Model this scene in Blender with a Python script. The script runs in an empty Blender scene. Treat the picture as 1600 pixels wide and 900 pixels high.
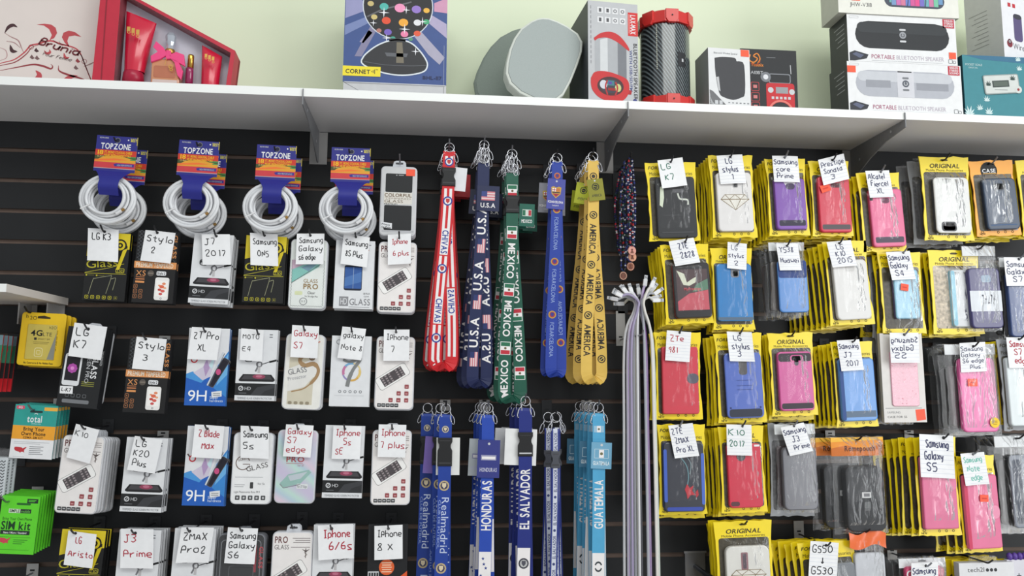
import bpy, math, random
from mathutils import Vector, Matrix
random.seed(7)
R = math.radians
SC = bpy.context.scene
COL = SC.collection

# ------------------------------------------------------------------ camera
FPX = 1250.0                                   # focal length in pixels of a 1600x900 frame
CAM_Y, CAM_Z = -2.03, 1.5
_X = Vector((13000.0, -215.0, -FPX)).normalized()          # world x, z and y seen from the camera
_U = Vector(((215.0*(FPX*FPX/150.0)-FPX*FPX)/13000.0, FPX*FPX/150.0, -FPX))
_U = (_U - _X*_U.dot(_X)).normalized()
_Y = _U.cross(_X)
CAMROT = Matrix((_X, _Y, _U))                  # camera axes -> world
CPOS = Vector((0.0, CAM_Y, CAM_Z))
cam = bpy.data.cameras.new('camera')
cam.sensor_width = 36.0
cam.lens = 36.0*FPX/1600.0
cam.clip_start = 0.05
cob = bpy.data.objects.new('camera', cam)
cob.matrix_world = Matrix.Translation(CPOS) @ CAMROT.to_4x4()
COL.objects.link(cob)
SC.camera = cob

# ------------------------------------------------------------------ light
world = bpy.data.worlds.new('world')
SC.world = world
world.use_nodes = True
bg = world.node_tree.nodes['Background']
bg.inputs['Color'].default_value = (0.93, 0.97, 1.0, 1)
bg.inputs['Strength'].default_value = 0.52

def area(name, loc, target, sx, sy, watts, color):
    l = bpy.data.lights.new(name, 'AREA')
    l.shape = 'RECTANGLE'; l.size = sx; l.size_y = sy; l.energy = watts; l.color = color
    o = bpy.data.objects.new(name, l)
    o.location = loc
    o.rotation_euler = (Vector(target)-Vector(loc)).to_track_quat('-Z', 'Y').to_euler()
    COL.objects.link(o)
    return o
area('shop_window_daylight', (3.7, -3.5, 1.7), (0.5, 0, 1.65), 2.6, 2.8, 86, (0.97, 0.99, 1.0))
area('overhead_fill_light', (0.7, -3.0, 3.7), (0.5, 0, 1.7), 3.2, 1.0, 52, (0.97, 1.0, 0.96))  # unseen lamp, added to share the window's output and weaken its reflections

SC.view_settings.view_transform = 'Standard'
SC.view_settings.look = 'None'
SC.view_settings.gamma = 1.0
SC.view_settings.use_curve_mapping = False
SC.view_settings.exposure = 0.0

# ------------------------------------------------------------------ pixel -> place
def at(px, py, y):
    """the point of the plane at world y that the picture shows at (px, py)"""
    d = Vector(((px-800.0)/FPX, (450.0-py)/FPX, -1.0))
    w = CAMROT @ d
    return CPOS + w*((y-CAM_Y)/w.y)
def scale_at(px, py, y):
    return (at(px+1, py, y)-at(px, py, y)).length

# ------------------------------------------------------------------ materials
def lin(c):
    c = c/255.0
    return c/12.92 if c <= 0.04045 else ((c+0.055)/1.055)**2.4
PAL = dict(
    white=(232,232,234), paper=(240,240,242), card=(226,227,230), cream=(236,232,215), ink=(38,38,42), black=(22,22,24),
    dark=(40,41,44), grey=(120,122,126), silver=(178,180,184), lgrey=(200,201,204), red=(205,40,52), crimson=(196,36,58),
    inkred=(176,38,58), inkgreen=(40,110,90), orange=(255,92,62), yellow=(246,220,28), gold=(150,118,60), navy=(34,44,92),
    blue=(40,76,170), sky=(120,180,225), lime=(92,214,52), teal=(40,150,150), pink=(226,110,168), hotpink=(232,74,132),
    purple=(120,70,165), brown=(84,60,44), yellowink=(206,196,40), peach=(226,160,104), maroon=(150,44,56), rule=(206,210,222))
MATS = {}
def M(key, rough=0.5, metal=0.0, vary=0.06, scale=60.0, spec=0.4, coat=0.0):
    """a plain surface colour, slightly uneven (noise), from a palette word or an sRGB triple"""
    rgb = PAL[key] if isinstance(key, str) else key
    k = (tuple(rgb), rough, metal, vary, spec, coat)
    if k in MATS: return MATS[k]
    m = bpy.data.materials.new((key if isinstance(key, str) else 'tone_%d_%d_%d' % tuple(rgb))+'_surface')
    m.use_nodes = True
    nt = m.node_tree; b = nt.nodes['Principled BSDF']
    c = [lin(v) for v in rgb]
    n = nt.nodes.new('ShaderNodeTexNoise'); n.inputs['Scale'].default_value = scale; n.inputs['Detail'].default_value = 1
    tc = nt.nodes.new('ShaderNodeTexCoord'); nt.links.new(tc.outputs['Object'], n.inputs['Vector'])
    mx = nt.nodes.new('ShaderNodeMix'); mx.data_type = 'RGBA'
    mx.inputs[6].default_value = (*[v*(1-vary) for v in c], 1); mx.inputs[7].default_value = (*[min(1, v*(1+vary)) for v in c], 1)
    nt.links.new(n.outputs['Fac'], mx.inputs[0]); nt.links.new(mx.outputs[2], b.inputs['Base Color'])
    b.inputs['Roughness'].default_value = rough; b.inputs['Metallic'].default_value = metal
    b.inputs['Specular IOR Level'].default_value = spec
    b.inputs['Coat Weight'].default_value = coat; b.inputs['Coat Roughness'].default_value = 0.12
    MATS[k] = m
    return m
def chrome(): return M((190,190,195), 0.22, 1.0, 0.05)
def steel(): return M((150,152,158), 0.35, 0.9, 0.06)
def film(name, tint=(1,1,1), fac=0.10, bump=0.5, scale=26.0, rough=0.12, haze=0.0, k=0.6):
    """thin crinkled clear plastic: mostly see-through, with glossy creases"""
    if name in MATS: return MATS[name]
    m = bpy.data.materials.new(name); m.use_nodes = True
    nt = m.node_tree; N = nt.nodes; L = nt.links; N.clear()
    out = N.new('ShaderNodeOutputMaterial'); mix = N.new('ShaderNodeMixShader')
    tr = N.new('ShaderNodeBsdfTransparent'); tr.inputs['Color'].default_value = (*tint, 1)
    gl = N.new('ShaderNodeBsdfGlossy'); gl.inputs['Roughness'].default_value = rough
    tc = N.new('ShaderNodeTexCoord'); mp = N.new('ShaderNodeMapping')
    mp.inputs['Scale'].default_value = (1.6, 1.0, 0.55); mp.inputs['Rotation'].default_value = (0, 0.5, 0)
    nz = N.new('ShaderNodeTexNoise'); nz.inputs['Scale'].default_value = scale; nz.inputs['Detail'].default_value = 2; nz.inputs['Distortion'].default_value = 1.5
    bp = N.new('ShaderNodeBump'); bp.inputs['Strength'].default_value = bump; bp.inputs['Distance'].default_value = 0.012
    fr = N.new('ShaderNodeFresnel'); fr.inputs['IOR'].default_value = 1.4
    ad = N.new('ShaderNodeMath'); ad.operation = 'MULTIPLY_ADD'; ad.use_clamp = True; ad.inputs[1].default_value = k; ad.inputs[2].default_value = fac
    L.new(tc.outputs['Object'], mp.inputs['Vector']); L.new(mp.outputs[0], nz.inputs['Vector'])
    L.new(nz.outputs['Fac'], bp.inputs['Height'])
    L.new(bp.outputs[0], gl.inputs['Normal']); L.new(bp.outputs[0], fr.inputs['Normal'])
    L.new(fr.outputs[0], ad.inputs[0]); L.new(ad.outputs[0], mix.inputs[0])
    if haze:
        df = N.new('ShaderNodeBsdfDiffuse'); df.inputs['Color'].default_value = (.8,.8,.82,1)
        m2 = N.new('ShaderNodeMixShader'); m2.inputs[0].default_value = haze
        L.new(tr.outputs[0], m2.inputs[1]); L.new(df.outputs[0], m2.inputs[2]); L.new(m2.outputs[0], mix.inputs[1])
    else: L.new(tr.outputs[0], mix.inputs[1])
    L.new(gl.outputs[0], mix.inputs[2]); L.new(mix.outputs[0], out.inputs['Surface'])
    MATS[name] = m
    return m
FILM = film('crinkled_clear_film', fac=-0.006, bump=0.55, scale=17.0, rough=0.13, k=0.85)
BAGF = film('crinkled_clear_bag', fac=-0.004, bump=0.6, scale=24.0, rough=0.14)
SHELL = film('clear_plastic_shell', fac=0.0, bump=0.15, scale=8.0, haze=0.02, k=0.45)

# ------------------------------------------------------------------ letters
_f0 = bpy.data.curves.new('letters', 'FONT')
_fo = bpy.data.objects.new('letters', _f0)
COL.objects.link(_fo)
_f0.resolution_u = 3
GLY = {}
def glyph(ch, bold):
    k = (ch, bold)
    if k not in GLY:
        _f0.body = ch; _f0.offset = 0.022 if bold else 0.0
        dg = bpy.context.evaluated_depsgraph_get(); dg.update()
        ev = _fo.evaluated_get(dg); me = ev.to_mesh()
        vs = [(v.co.x, v.co.y) for v in me.vertices]; fs = [tuple(p.vertices) for p in me.polygons]
        ev.to_mesh_clear()
        x0 = min([v[0] for v in vs] or [0]); x1 = max([v[0] for v in vs] or [0.25])
        GLY[k] = ([(a-x0, b) for a, b in vs], fs, x1-x0)
    return GLY[k]
for _c in "ABCDEFGHIJKLMNOPQRSTUVWXYZabcdefghijklmnopqrstuvwxyz0123456789.-/&()+,:%!":
    glyph(_c, True); glyph(_c, False)
CAPH = max(v[1] for v in GLY[('H', False)][0])
COL.objects.unlink(_fo); bpy.data.objects.remove(_fo)

HAND = {}
for _e in """A 02 39 62;14 54|B 02 09 49 57 46 06;46 55 53 42 02|C 58 49 29 07 04 22 42 53|D 02 09 38 56 54 32 02|E 59 09 02 52;06 46|F 59 09 02;06 46
G 58 49 19 07 04 12 42 53 55 25|H 09 02;59 52;06 56|I 19 59;39 32;12 52|J 29 69;49 43 32 12 03|K 09 02;59 06 52|L 09 02 52|M 02 09 35 69 62|N 02 09 52 59
O 39 18 05 13 32 53 65 58 39|P 02 09 49 57 55 45 05|R 02 09 49 57 45 05;25 52|S 58 39 18 07 26 45 53 42 22 03|T 09 69;39 32|U 09 03 22 42 53 59|V 09 32 69
W 09 12 36 52 69|X 09 62;69 02|Y 09 36 69;36 32|Z 09 69 02 62|a 55 46 26 05 03 22 42 54;57 53 62|b 09 02 42 53 55 46 06|c 56 26 05 03 22 52|d 56 26 05 03 22 42 53;59 52
e 04 54 55 46 16 05 03 22 52|f 59 39 28 22;06 46|g 56 26 05 03 22 52;56 51 30 10|h 09 02;05 26 46 55 52|i 16 12;18 18|l 19 12|m 06 02;05 16 35 32;35 46 65 62
n 06 02;05 26 46 55 52|o 26 05 03 22 42 53 55 46 26|p 06 00;06 46 55 53 42 02|r 06 02;04 26 46|s 56 26 05 24 43 52 12 02|t 28 23 32 42;06 46|u 06 03 22 42 56;56 52
v 06 22 46|w 06 12 34 52 66|x 06 52;56 02|y 06 04 23 44;56 44 30 10|z 06 56 02 52|0 39 18 05 13 32 53 65 58 39|1 28 39 32|2 07 29 49 57 02 52
3 09 49 57 36 26;36 54 43 22 03|4 39 04 54;49 42|5 59 09 06 46 54 42 02|6 49 17 04 12 42 53 55 45 05|7 09 59 22|8 36 18 39 58 36 03 22 42 53 36|9 56 26 07 29 49 57 56 42
. 22 32|/ 59 02|> 39 32;14 32 54""".replace('\n', '|').split('|'):
    HAND[_e[0]] = [[(int(q[0]), int(q[1])) for q in s.split()] for s in _e[2:].split(';')]

# ------------------------------------------------------------------ mesh builder
# coordinates are drawn as on the picture: x right, y DOWN, d towards the viewer, in units of u metres
class MB:
    def __init__(s, u=1.0):
        s.u = u; s.v = []; s.f = []; s.fm = []; s.mats = []; s.T = None; s.smooth = set()
    def mi(s, m):
        if not isinstance(m, bpy.types.Material): m = M(m)
        if m not in s.mats: s.mats.append(m)
        return s.mats.index(m)
    def add(s, pts, faces, m, smooth=False):
        b = len(s.v); k = s.mi(m); T = s.T; u = s.u
        for p in pts:
            if T: p = T(*p)
            s.v.append((p[0]*u, -p[2]*u, -p[1]*u))
        for f in faces:
            if smooth: s.smooth.add(len(s.f))
            s.f.append([b+i for i in f]); s.fm.append(k)
        return s
    def poly(s, pts, d, m):
        return s.add([(x, y, d) for x, y in pts], [list(range(len(pts)))], m)
    def rect(s, x0, y0, x1, y1, d, m):
        return s.poly([(x0, y0), (x1, y0), (x1, y1), (x0, y1)], d, m)
    def strip(s, x0, x1, y0, y1, d, m, n=8):
        pts = []; fs = []
        for i in range(n+1):
            y = y0+(y1-y0)*i/n
            pts += [(x0, y, d), (x1, y, d)]
            if i: fs.append([2*i-2, 2*i-1, 2*i+1, 2*i])
        return s.add(pts, fs, m)
    def disc(s, cx, cy, r, d, m, n=20, ry=None):
        ry = ry or r
        return s.poly([(cx+r*math.cos(2*math.pi*i/n), cy+ry*math.sin(2*math.pi*i/n)) for i in range(n)], d, m)
    def ring(s, cx, cy, r0, r1, d, m, n=24, k=1.0, a0=0, a1=360):
        pts = []; fs = []
        for i in range(n+1):
            a = R(a0+(a1-a0)*i/n)
            for r in (r0, r1): pts.append((cx+r*math.cos(a), cy+r*k*math.sin(a), d))
            if i: fs.append([2*i-2, 2*i-1, 2*i+1, 2*i])
        return s.add(pts, fs, m)
    def line(s, pts, w, d, m, closed=False):
        """a flat stroke of width w (or a list of widths)"""
        P = [Vector((p[0], p[1])) for p in pts]
        n = len(P); out = []; fs = []
        if closed: P.append(P[0]); n += 1
        for i in range(n):
            t = P[min(i+1, n-1)]-P[max(i-1, 0)]
            if t.length < 1e-6: t = Vector((1, 0))
            t.normalize(); h = (w[i] if isinstance(w, (list, tuple)) else w)/2
            nx = Vector((-t.y, t.x))*h
            out += [(P[i].x+nx.x, P[i].y+nx.y, d), (P[i].x-nx.x, P[i].y-nx.y, d)]
            if i: fs.append([2*i-2, 2*i-1, 2*i+1, 2*i])
        return s.add(out, fs, m)
    def prism(s, pts, d0, d1, m, side=None, bev=0.0):
        """outline (list of x,y) from depth d0 (back) to d1 (front), optional bevelled front edge"""
        n = len(pts); side = side or m
        lo = [(x, y, d0) for x, y in pts]
        s.add(lo, [list(range(n))], side)
        if bev:
            cx = sum(p[0] for p in pts)/n; cy = sum(p[1] for p in pts)/n
            w = max(p[0] for p in pts)-min(p[0] for p in pts); h = max(p[1] for p in pts)-min(p[1] for p in pts)
            kx = max(0.05, 1-2*bev/max(w, 1e-6)); ky = max(0.05, 1-2*bev/max(h, 1e-6))
            rings = [[(x, y, d0) for x, y in pts], [(x, y, d1-bev) for x, y in pts]]
            for q in (0.5, 1.0):
                a = q*math.pi/2
                fx = 1-(1-kx)*(1-math.cos(a)); fy = 1-(1-ky)*(1-math.cos(a)); dd = d1-bev+bev*math.sin(a)
                rings.append([(cx+(x-cx)*fx, cy+(y-cy)*fy, dd) for x, y in pts])
            fl = [p for r in rings for p in r]
            fs = [[k*n+i, k*n+(i+1) % n, (k+1)*n+(i+1) % n, (k+1)*n+i] for k in range(len(rings)-1) for i in range(n)]
            s.add(fl[:2*n], fs[:n], side)
            s.add(fl[n:], [[j-n for j in f] for f in fs[n:]]+[list(range(2*n, 3*n))], m, False)
        else:
            s.add(lo+[(x, y, d1) for x, y in pts], [[i, (i+1) % n, n+(i+1) % n, n+i] for i in range(n)], side)
            s.add([(x, y, d1) for x, y in pts], [list(range(n))], m)
        return s
    def box(s, x0, y0, x1, y1, d0, d1, m, side=None):
        return s.prism([(x0, y0), (x1, y0), (x1, y1), (x0, y1)], d0, d1, m, side)
    def rr(s, x0, y0, x1, y1, r, d0, d1, m, side=None, bev=0.0):
        return s.prism(rrect(x0, y0, x1, y1, r), d0, d1, m, side, bev)
    def rrf(s, x0, y0, x1, y1, r, d, m):
        return s.poly(rrect(x0, y0, x1, y1, r), d, m)
    def rro(s, x0, y0, x1, y1, r, w, d, m):
        return s.line(rrect(x0, y0, x1, y1, r), w, d, m, closed=True)
    def tube(s, path, r, m, n=6, closed=False, cap=True, cols=None):
        P = [Vector(p) for p in path]; k = len(P)
        up = Vector((0.3, 0.2, 1)).normalized(); pts = []; fs = []
        for i in range(k):
            if closed: t = P[(i+1) % k]-P[i-1]
            else: t = P[min(i+1, k-1)]-P[max(i-1, 0)]
            if t.length < 1e-9: t = Vector((0, 1, 0))
            t.normalize()
            a = up - t*up.dot(t)
            if a.length < 1e-4: a = t.orthogonal()
            a.normalize(); up = a; b = t.cross(a); rr_ = r[i] if isinstance(r, (list, tuple)) else r
            for j in range(n):
                q = 2*math.pi*j/n
                pts.append(tuple(P[i]+a*(rr_*math.cos(q))+b*(rr_*math.sin(q))))
        segs = k if closed else k-1
        for i in range(segs):
            i2 = (i+1) % k
            f4 = [[i*n+j, i*n+(j+1) % n, i2*n+(j+1) % n, i2*n+j] for j in range(n)]
            if cols:
                b0 = [pts[x] for x in range(i*n, i*n+n)]+[pts[x] for x in range(i2*n, i2*n+n)]
                s.add(b0, [[j, (j+1) % n, n+(j+1) % n, n+j] for j in range(n)], cols[i % len(cols)], True)
            else: fs += f4
        if not cols:
            s.add(pts, fs, m, True)
            if cap and not closed:
                s.add(pts[:n], [list(range(n))], m); s.add(pts[-n:], [list(range(n))], m)
        return s
    def lathe(s, prof, cx, cd, m, n=28, smooth=True):
        """profile [(radius, y)] round the vertical axis through x=cx, d=cd"""
        pts = []; fs = []
        for r, y in prof:
            for j in range(n):
                a = 2*math.pi*j/n
                pts.append((cx+r*math.cos(a), y, cd+r*math.sin(a)))
        for i in range(len(prof)-1):
            fs += [[i*n+j, i*n+(j+1) % n, (i+1)*n+(j+1) % n, (i+1)*n+j] for j in range(n)]
        return s.add(pts, fs, m, smooth)
    def grid(s, fn, nx, ny, m, smooth=True):
        pts = [fn(i/nx, j/ny) for j in range(ny+1) for i in range(nx+1)]
        fs = [[j*(nx+1)+i, j*(nx+1)+i+1, (j+1)*(nx+1)+i+1, (j+1)*(nx+1)+i] for j in range(ny) for i in range(nx)]
        return s.add(pts, fs, m, smooth)
    def text(s, t, x, y, h, d, m, bold=False, w=None, al='l', rot=0.0, slant=0.0, sp=0.09, mir=False):
        """printed letters, cap height h, baseline at y; w squeezes or stretches the line to that width"""
        k = h/CAPH; adv = []; cx = 0.0
        for ch in t:
            if ch == ' ': adv.append(None); cx += 0.32; continue
            g = glyph(ch, bold); adv.append((g, cx)); cx += g[2]+sp
        tot = max(cx-sp, 1e-6)*k
        q = w/tot if w else 1.0
        x0 = -(tot*q)*{'l': 0, 'c': .5, 'r': 1}[al]
        ca, sa = math.cos(R(rot)), math.sin(R(rot))
        for a in adv:
            if not a: continue
            g, c0 = a; pts = []
            for vx, vy in g[0]:
                lx = x0+(c0+vx+slant*vy)*k*q; ly = -vy*k
                if mir: lx = -lx
                pts.append((x+lx*ca-ly*sa, y+lx*sa+ly*ca, d))
            s.add(pts, g[1], m)
        return s
    def hand(s, t, x, y, h, d, m, wt=0.09, w=None, al='l', rot=0.0, jit=0.04, mir=False, slant=0.0):
        """pen writing, cap height h, baseline at y"""
        k = h/7.0; lines = []; cx = 0.0; rnd = random.Random(t+str(round(x, 1)))
        for ch in t:
            if ch == ' ': cx += 4; continue
            G = HAND.get(ch)
            if not G: continue
            mxx = max(p[0] for st in G for p in st); dy = rnd.uniform(-.4, .4); sc = rnd.uniform(.9, 1.08)
            for st in G:
                P = [((cx+px*sc*.92+rnd.uniform(-jit, jit)*7), (py-2)*sc+dy+rnd.uniform(-jit, jit)*7) for px, py in st]
                if len(P) > 2:
                    Q = [P[0]]
                    for a, b in zip(P, P[1:]):
                        Q += [(a[0]*.75+b[0]*.25, a[1]*.75+b[1]*.25), (a[0]*.25+b[0]*.75, a[1]*.25+b[1]*.75)]
                    P = Q+[P[-1]]
                elif P[0] == P[1] or abs(P[0][0]-P[1][0])+abs(P[0][1]-P[1][1]) < .9: P = [P[0], (P[0][0]+.3, P[0][1]-.6)]
                lines.append(P)
            cx += mxx*sc*.92+2.1
        tot = max(cx-2.1, 1)*k; q = w/tot if w else 1.0
        x0 = -tot*q*{'l': 0, 'c': .5, 'r': 1}[al]
        ca, sa = math.cos(R(rot)), math.sin(R(rot))
        for P in lines:
            L2 = []
            for px, py in P:
                lx = x0+(px+slant*py)*k*q; ly = -py*k
                if mir: lx = -lx
                L2.append((x+lx*ca-ly*sa, y+lx*sa+ly*ca))
            s.line(L2, wt*h, d, m)
        return s
    def build(s, name, parent=None, loc=None):
        me = bpy.data.meshes.new(name)
        me.from_pydata(s.v, [], s.f)
        for m in s.mats: me.materials.append(m)
        me.polygons.foreach_set('material_index', s.fm)
        if s.smooth: me.polygons.foreach_set('use_smooth', [i in s.smooth for i in range(len(s.f))])
        me.update()
        o = bpy.data.objects.new(name, me); COL.objects.link(o)
        if parent: o.parent = parent
        if loc is not None: o.location = loc
        return o
def rrect(x0, y0, x1, y1, r, n=4):
    r = min(r, abs(x1-x0)/2, abs(y1-y0)/2); out = []
    for cx, cy, a in ((x0+r, y0+r, 180), (x1-r, y0+r, 270), (x1-r, y1-r, 0), (x0+r, y1-r, 90)):
        for i in range(n+1):
            t = R(a+90*i/n); out.append((cx+r*math.cos(t), cy+r*math.sin(t)))
    return out
def curve(pts, n=6):
    """Catmull-Rom through the points"""
    out = []
    P = [Vector(p) for p in pts]; P = [P[0]*2-P[1]]+P+[P[-1]*2-P[-2]]
    for i in range(1, len(P)-2):
        a, b, c, d = P[i-1:i+3]
        for j in range(n):
            t = j/n
            out.append(tuple(0.5*(2*b+(c-a)*t+(2*a-5*b+4*c-d)*t*t+(3*b-a-3*c+d)*t**3)))
    out.append(tuple(P[-2]))
    return out
def tag(o, label, cat, group=None):
    o['label'] = label; o['category'] = cat
    if group: o['group'] = group
    return o
def thing(name, label, cat, loc, roll=0.0, group=None, yaw=0.0, pitch=0.0):
    o = bpy.data.objects.new(name, None); COL.objects.link(o)
    o.empty_display_size = 0.02
    o.location = loc; o.rotation_euler = (R(pitch), R(roll), R(yaw))
    return tag(o, label, cat, group)
def copy_tree(o, parent=None):
    c = o.copy(); COL.objects.link(c)
    if parent: c.parent = parent
    for ch in o.children: copy_tree(ch, c)
    return c
def struct(o, label=None):
    o['kind'] = 'structure'
    if label: o['label'] = label
    return o
# ================================================================== the setting
SHELF_Z = 2.140; SHELF_T = 0.019; SHELF_D = 0.258; TOP_Z = SHELF_Z+SHELF_T
GZ0, GP = 2.0675, 0.0763                      # first groove of the slat wall and the groove spacing
def room():
    x0, x1 = -1.75, 2.75
    # painted wall above the slat wall
    m = M((232,240,212), 0.75, 0, 0.03, 3.0, 0.2)
    b = MB(); b.box(x0, -3.15, x1, 0.0, -0.06, 0.0-0.02, m)
    struct(b.build('wall_back'), 'pale green painted wall')
    # slat wall: each slat face ends in a lip, with a darker routed groove behind it
    nt_m = M((34,35,37), 0.5, 0, 0.18, 9.0, 0.3); lipm = M((112,94,84), 0.65, 0, 0.25, 30.0); gm = M((70,58,52), 0.8)
    b = MB(); z = SHELF_Z
    k = 0; prof = []
    while True:
        g = GZ0-k*GP
        if g < 0.25: break
        prof.append((g+0.0055, g-0.005)); k += 1
    top = SHELF_Z
    for hi, lo in prof:
        b.add([(x0,-top,0),(x1,-top,0),(x1,-hi,0),(x0,-hi,0)], [[0,1,2,3]], nt_m)
        b.add([(x0,-hi,0),(x1,-hi,0),(x1,-hi,-.009),(x0,-hi,-.009)], [[0,1,2,3]], gm)
        b.add([(x0,-hi,-.009),(x1,-hi,-.009),(x1,-lo+.003,-.009),(x0,-lo+.003,-.009)], [[0,1,2,3]], lipm)
        b.add([(x0,-lo+.003,-.009),(x1,-lo+.003,-.009),(x1,-lo,0),(x0,-lo,0)], [[0,1,2,3]], lipm)
        top = lo
    b.add([(x0,-top,0),(x1,-top,0),(x1,-.1,0),(x0,-.1,0)], [[0,1,2,3]], nt_m)
    b.box(x0, -SHELF_Z, x1, -.1, -0.019, -0.0095, nt_m)
    struct(b.build('wall_slat_panel'), 'black slat wall with horizontal brown grooves')
    b = MB(); b.box(x0, 0.0, x1, 0.05, -0.06, 5.0, M((196,190,182), 0.6, 0, 0.1, 4.0))
    struct(b.build('floor'), 'shop floor')
room()

# ------------------------------------------------------------------ shelf boards and brackets
SEAMS = [-1.6, at(474,138,-SHELF_D).x, at(981,165,-SHELF_D).x, at(1413,180,-SHELF_D).x, 2.4]
WHITE_MEL = M((226,225,226), 0.45, 0, 0.03, 7.0)
EDGE_MEL = M((244,245,243), 0.5, 0, 0.02, 7.0)
SL = ['white shelf board at the left, under the perfume gift sets', 'white shelf board under the disco light box and the grey grille speakers',
      'white shelf board under the red and black cylinder speaker', 'white shelf board at the far right under the teal box']
for i in range(4):
    a, c = SEAMS[i]+.0006, SEAMS[i+1]-.0006
    b = MB(); b.box(a, -TOP_Z, c, -SHELF_Z, 0.0, SHELF_D, EDGE_MEL, WHITE_MEL)
    tag(b.build('shelf_board'), SL[i], 'shelf', 'white shelf boards along the wall')
def scuffs():
    pass
BR = M((128,129,132), 0.45, 0.15, 0.08); PLATE = M((176,174,172), 0.45, 0.3, 0.05)
BL = ['steel shelf bracket left of the second cable coil from the right, seen edge on', 'grey steel shelf bracket above the yellow lanyards', 'grey steel shelf bracket above the red phone case at right']
for i, (sx, wpx) in enumerate(((SEAMS[1], 496), (SEAMS[2], 941), (SEAMS[3], 1322))):
    t = thing('shelf_bracket', BL[i], 'bracket', (sx, 0, SHELF_Z), 0, 'steel brackets under the wall shelf')
    b = MB()                                  # tapering arm in the plane x = 0
    prof = [(0.0, 0.001), (0.0, 0.082), (0.02, 0.084), (0.10, 0.052), (0.18, 0.030), (SHELF_D+.004, 0.020), (SHELF_D+.004, -0.016), (SHELF_D+.001, -0.016), (SHELF_D+.001, 0.001)]
    n = len(prof)
    b.add([(-.0012, y, d) for d, y in prof]+[(.0012, y, d) for d, y in prof], [list(range(n)), list(range(n, 2*n))]+[[j, (j+1) % n, n+(j+1) % n, n+j] for j in range(n)], BR)
    b.build('arm', t)
    b = MB(); b.box(-.022, .002, .022, .086, 0.0005, 0.003, PLATE); b.build('wall_plate', t)
    for dd, yy in ((.20, .012), (.05, .04)):
        b = MB(); b.T = lambda x, y, d: (d, yy+y, dd+x)
        b.prism([(.0035*math.cos(q*math.pi/5), .0035*math.sin(q*math.pi/5)) for q in range(10)], -.0016, .0016, 'silver')
        b.build('screw_hole', t)

# the lower shelf that enters at the left edge
def low_shelf():
    c = at(17, 443, -.30); e = at(107, 466, 0); z = e.z; xr = e.x
    yf = -.285
    zt = z
    b = MB(); b.box(-1.7, -zt, xr, -zt+.017, 0.0, -yf, EDGE_MEL, M((222,214,206), 0.5, 0, 0.04, 9))
    tag(b.build('shelf_board'), 'short white shelf at the left edge above the yellow SIM cards', 'shelf')
    for px, lab in ((48, 'left of the two pale bracket plates under the low left shelf'), (91, 'right of the two pale bracket plates under the low left shelf')):
        p = at(px, 486, -.004)
        b = MB(); b.box(-.014, -.0, .014, .085, 0, .003, PLATE)
        b.box(-.0015, 0, .0015, .05, .003, .06, PLATE)
        o = b.build('shelf_bracket', None, (p.x, 0-.0005, zt-.018)); tag(o, lab, 'bracket', 'pale plates under the low left shelf')
low_shelf()
# ================================================================== flat packs: boxes, blisters, cards
KIND = {}
def kind(name, w, h, fn):
    KIND[name] = dict(w=w, h=h, fn=fn, parts=None, name=None)
def make_parts(k, u):
    if k['parts'] is None:
        P = []
        def part(nm):
            b = MB(u); P.append((nm, b)); return b
        k['fn'](part, k['w'], k['h'])
        k['parts'] = []
        for nm, b in P:
            o = b.build(nm or 'pack'); me = o.data; bpy.data.objects.remove(o)
            k['parts'].append((nm, me))
    return k['parts']
def put(kname, name, label, cat, cx, ty, Y, roll=0.0, group=None, k=1.0, off=(0,0,0), parts=None):
    """one pack: top centre seen at (cx, ty) when it hangs at world y = Y"""
    K = KIND[kname]; p = at(cx, ty, Y)
    prt = make_parts(K, scale_at(cx, ty+K['h']*.5, Y))
    loc = (p.x+off[0], Y+off[1], p.z+off[2])
    if len(prt) == 1:
        o = bpy.data.objects.new(name, prt[0][1]); COL.objects.link(o)
        o.location = loc; o.rotation_euler = (0, R(roll), 0); o.scale = (k, k, k); tag(o, label, cat, group)
    else:
        o = thing(name, label, cat, loc, roll, group); o.scale = (k, k, k)
        for nm, me in prt:
            c = bpy.data.objects.new(nm, me); COL.objects.link(c); c.parent = o
    return o
X0 = lambda w: -w/2
def body(b, w, h, d, m, side=None):
    b.box(-w/2, 0, w/2, h, -d, 0, m, side)
    ox = -w/2
    b.T = lambda x, y, dd: (x+ox, y, dd)
def phone(b, cx, cy, w, h, rot, body_m, scr_m, d, icons=None, r=3, inset=(1.5, 6)):
    ca, sa = math.cos(R(rot)), math.sin(R(rot)); T0 = b.T
    def T(x, y, dd):
        p = (cx+x*ca-y*sa, cy+x*sa+y*ca, dd)
        return T0(*p) if T0 else p
    b.T = T
    b.rrf(-w/2-.5, -h/2-.5, w/2+.5, h/2+.5, r, d, (120,118,116)); b.rrf(-w/2, -h/2, w/2, h/2, r, d+.1, body_m)
    b.rect(-w/2+inset[0], -h/2+inset[1], w/2-inset[0], h/2-inset[1], d+.2, scr_m)
    if icons:
        nx, ny, c = icons; W = w-2*inset[0]; H = h-2*inset[1]
        for i in range(nx):
            for j in range(ny):
                if j == 2: continue
                x = -W/2+W*(i+.5)/nx; y = -H/2+H*(j+.5)/ny
                b.rrf(x-W/nx*.3, y-H/ny*.27, x+W/nx*.3, y+H/ny*.27, .8, d+.3, c)
    b.T = T0

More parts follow.
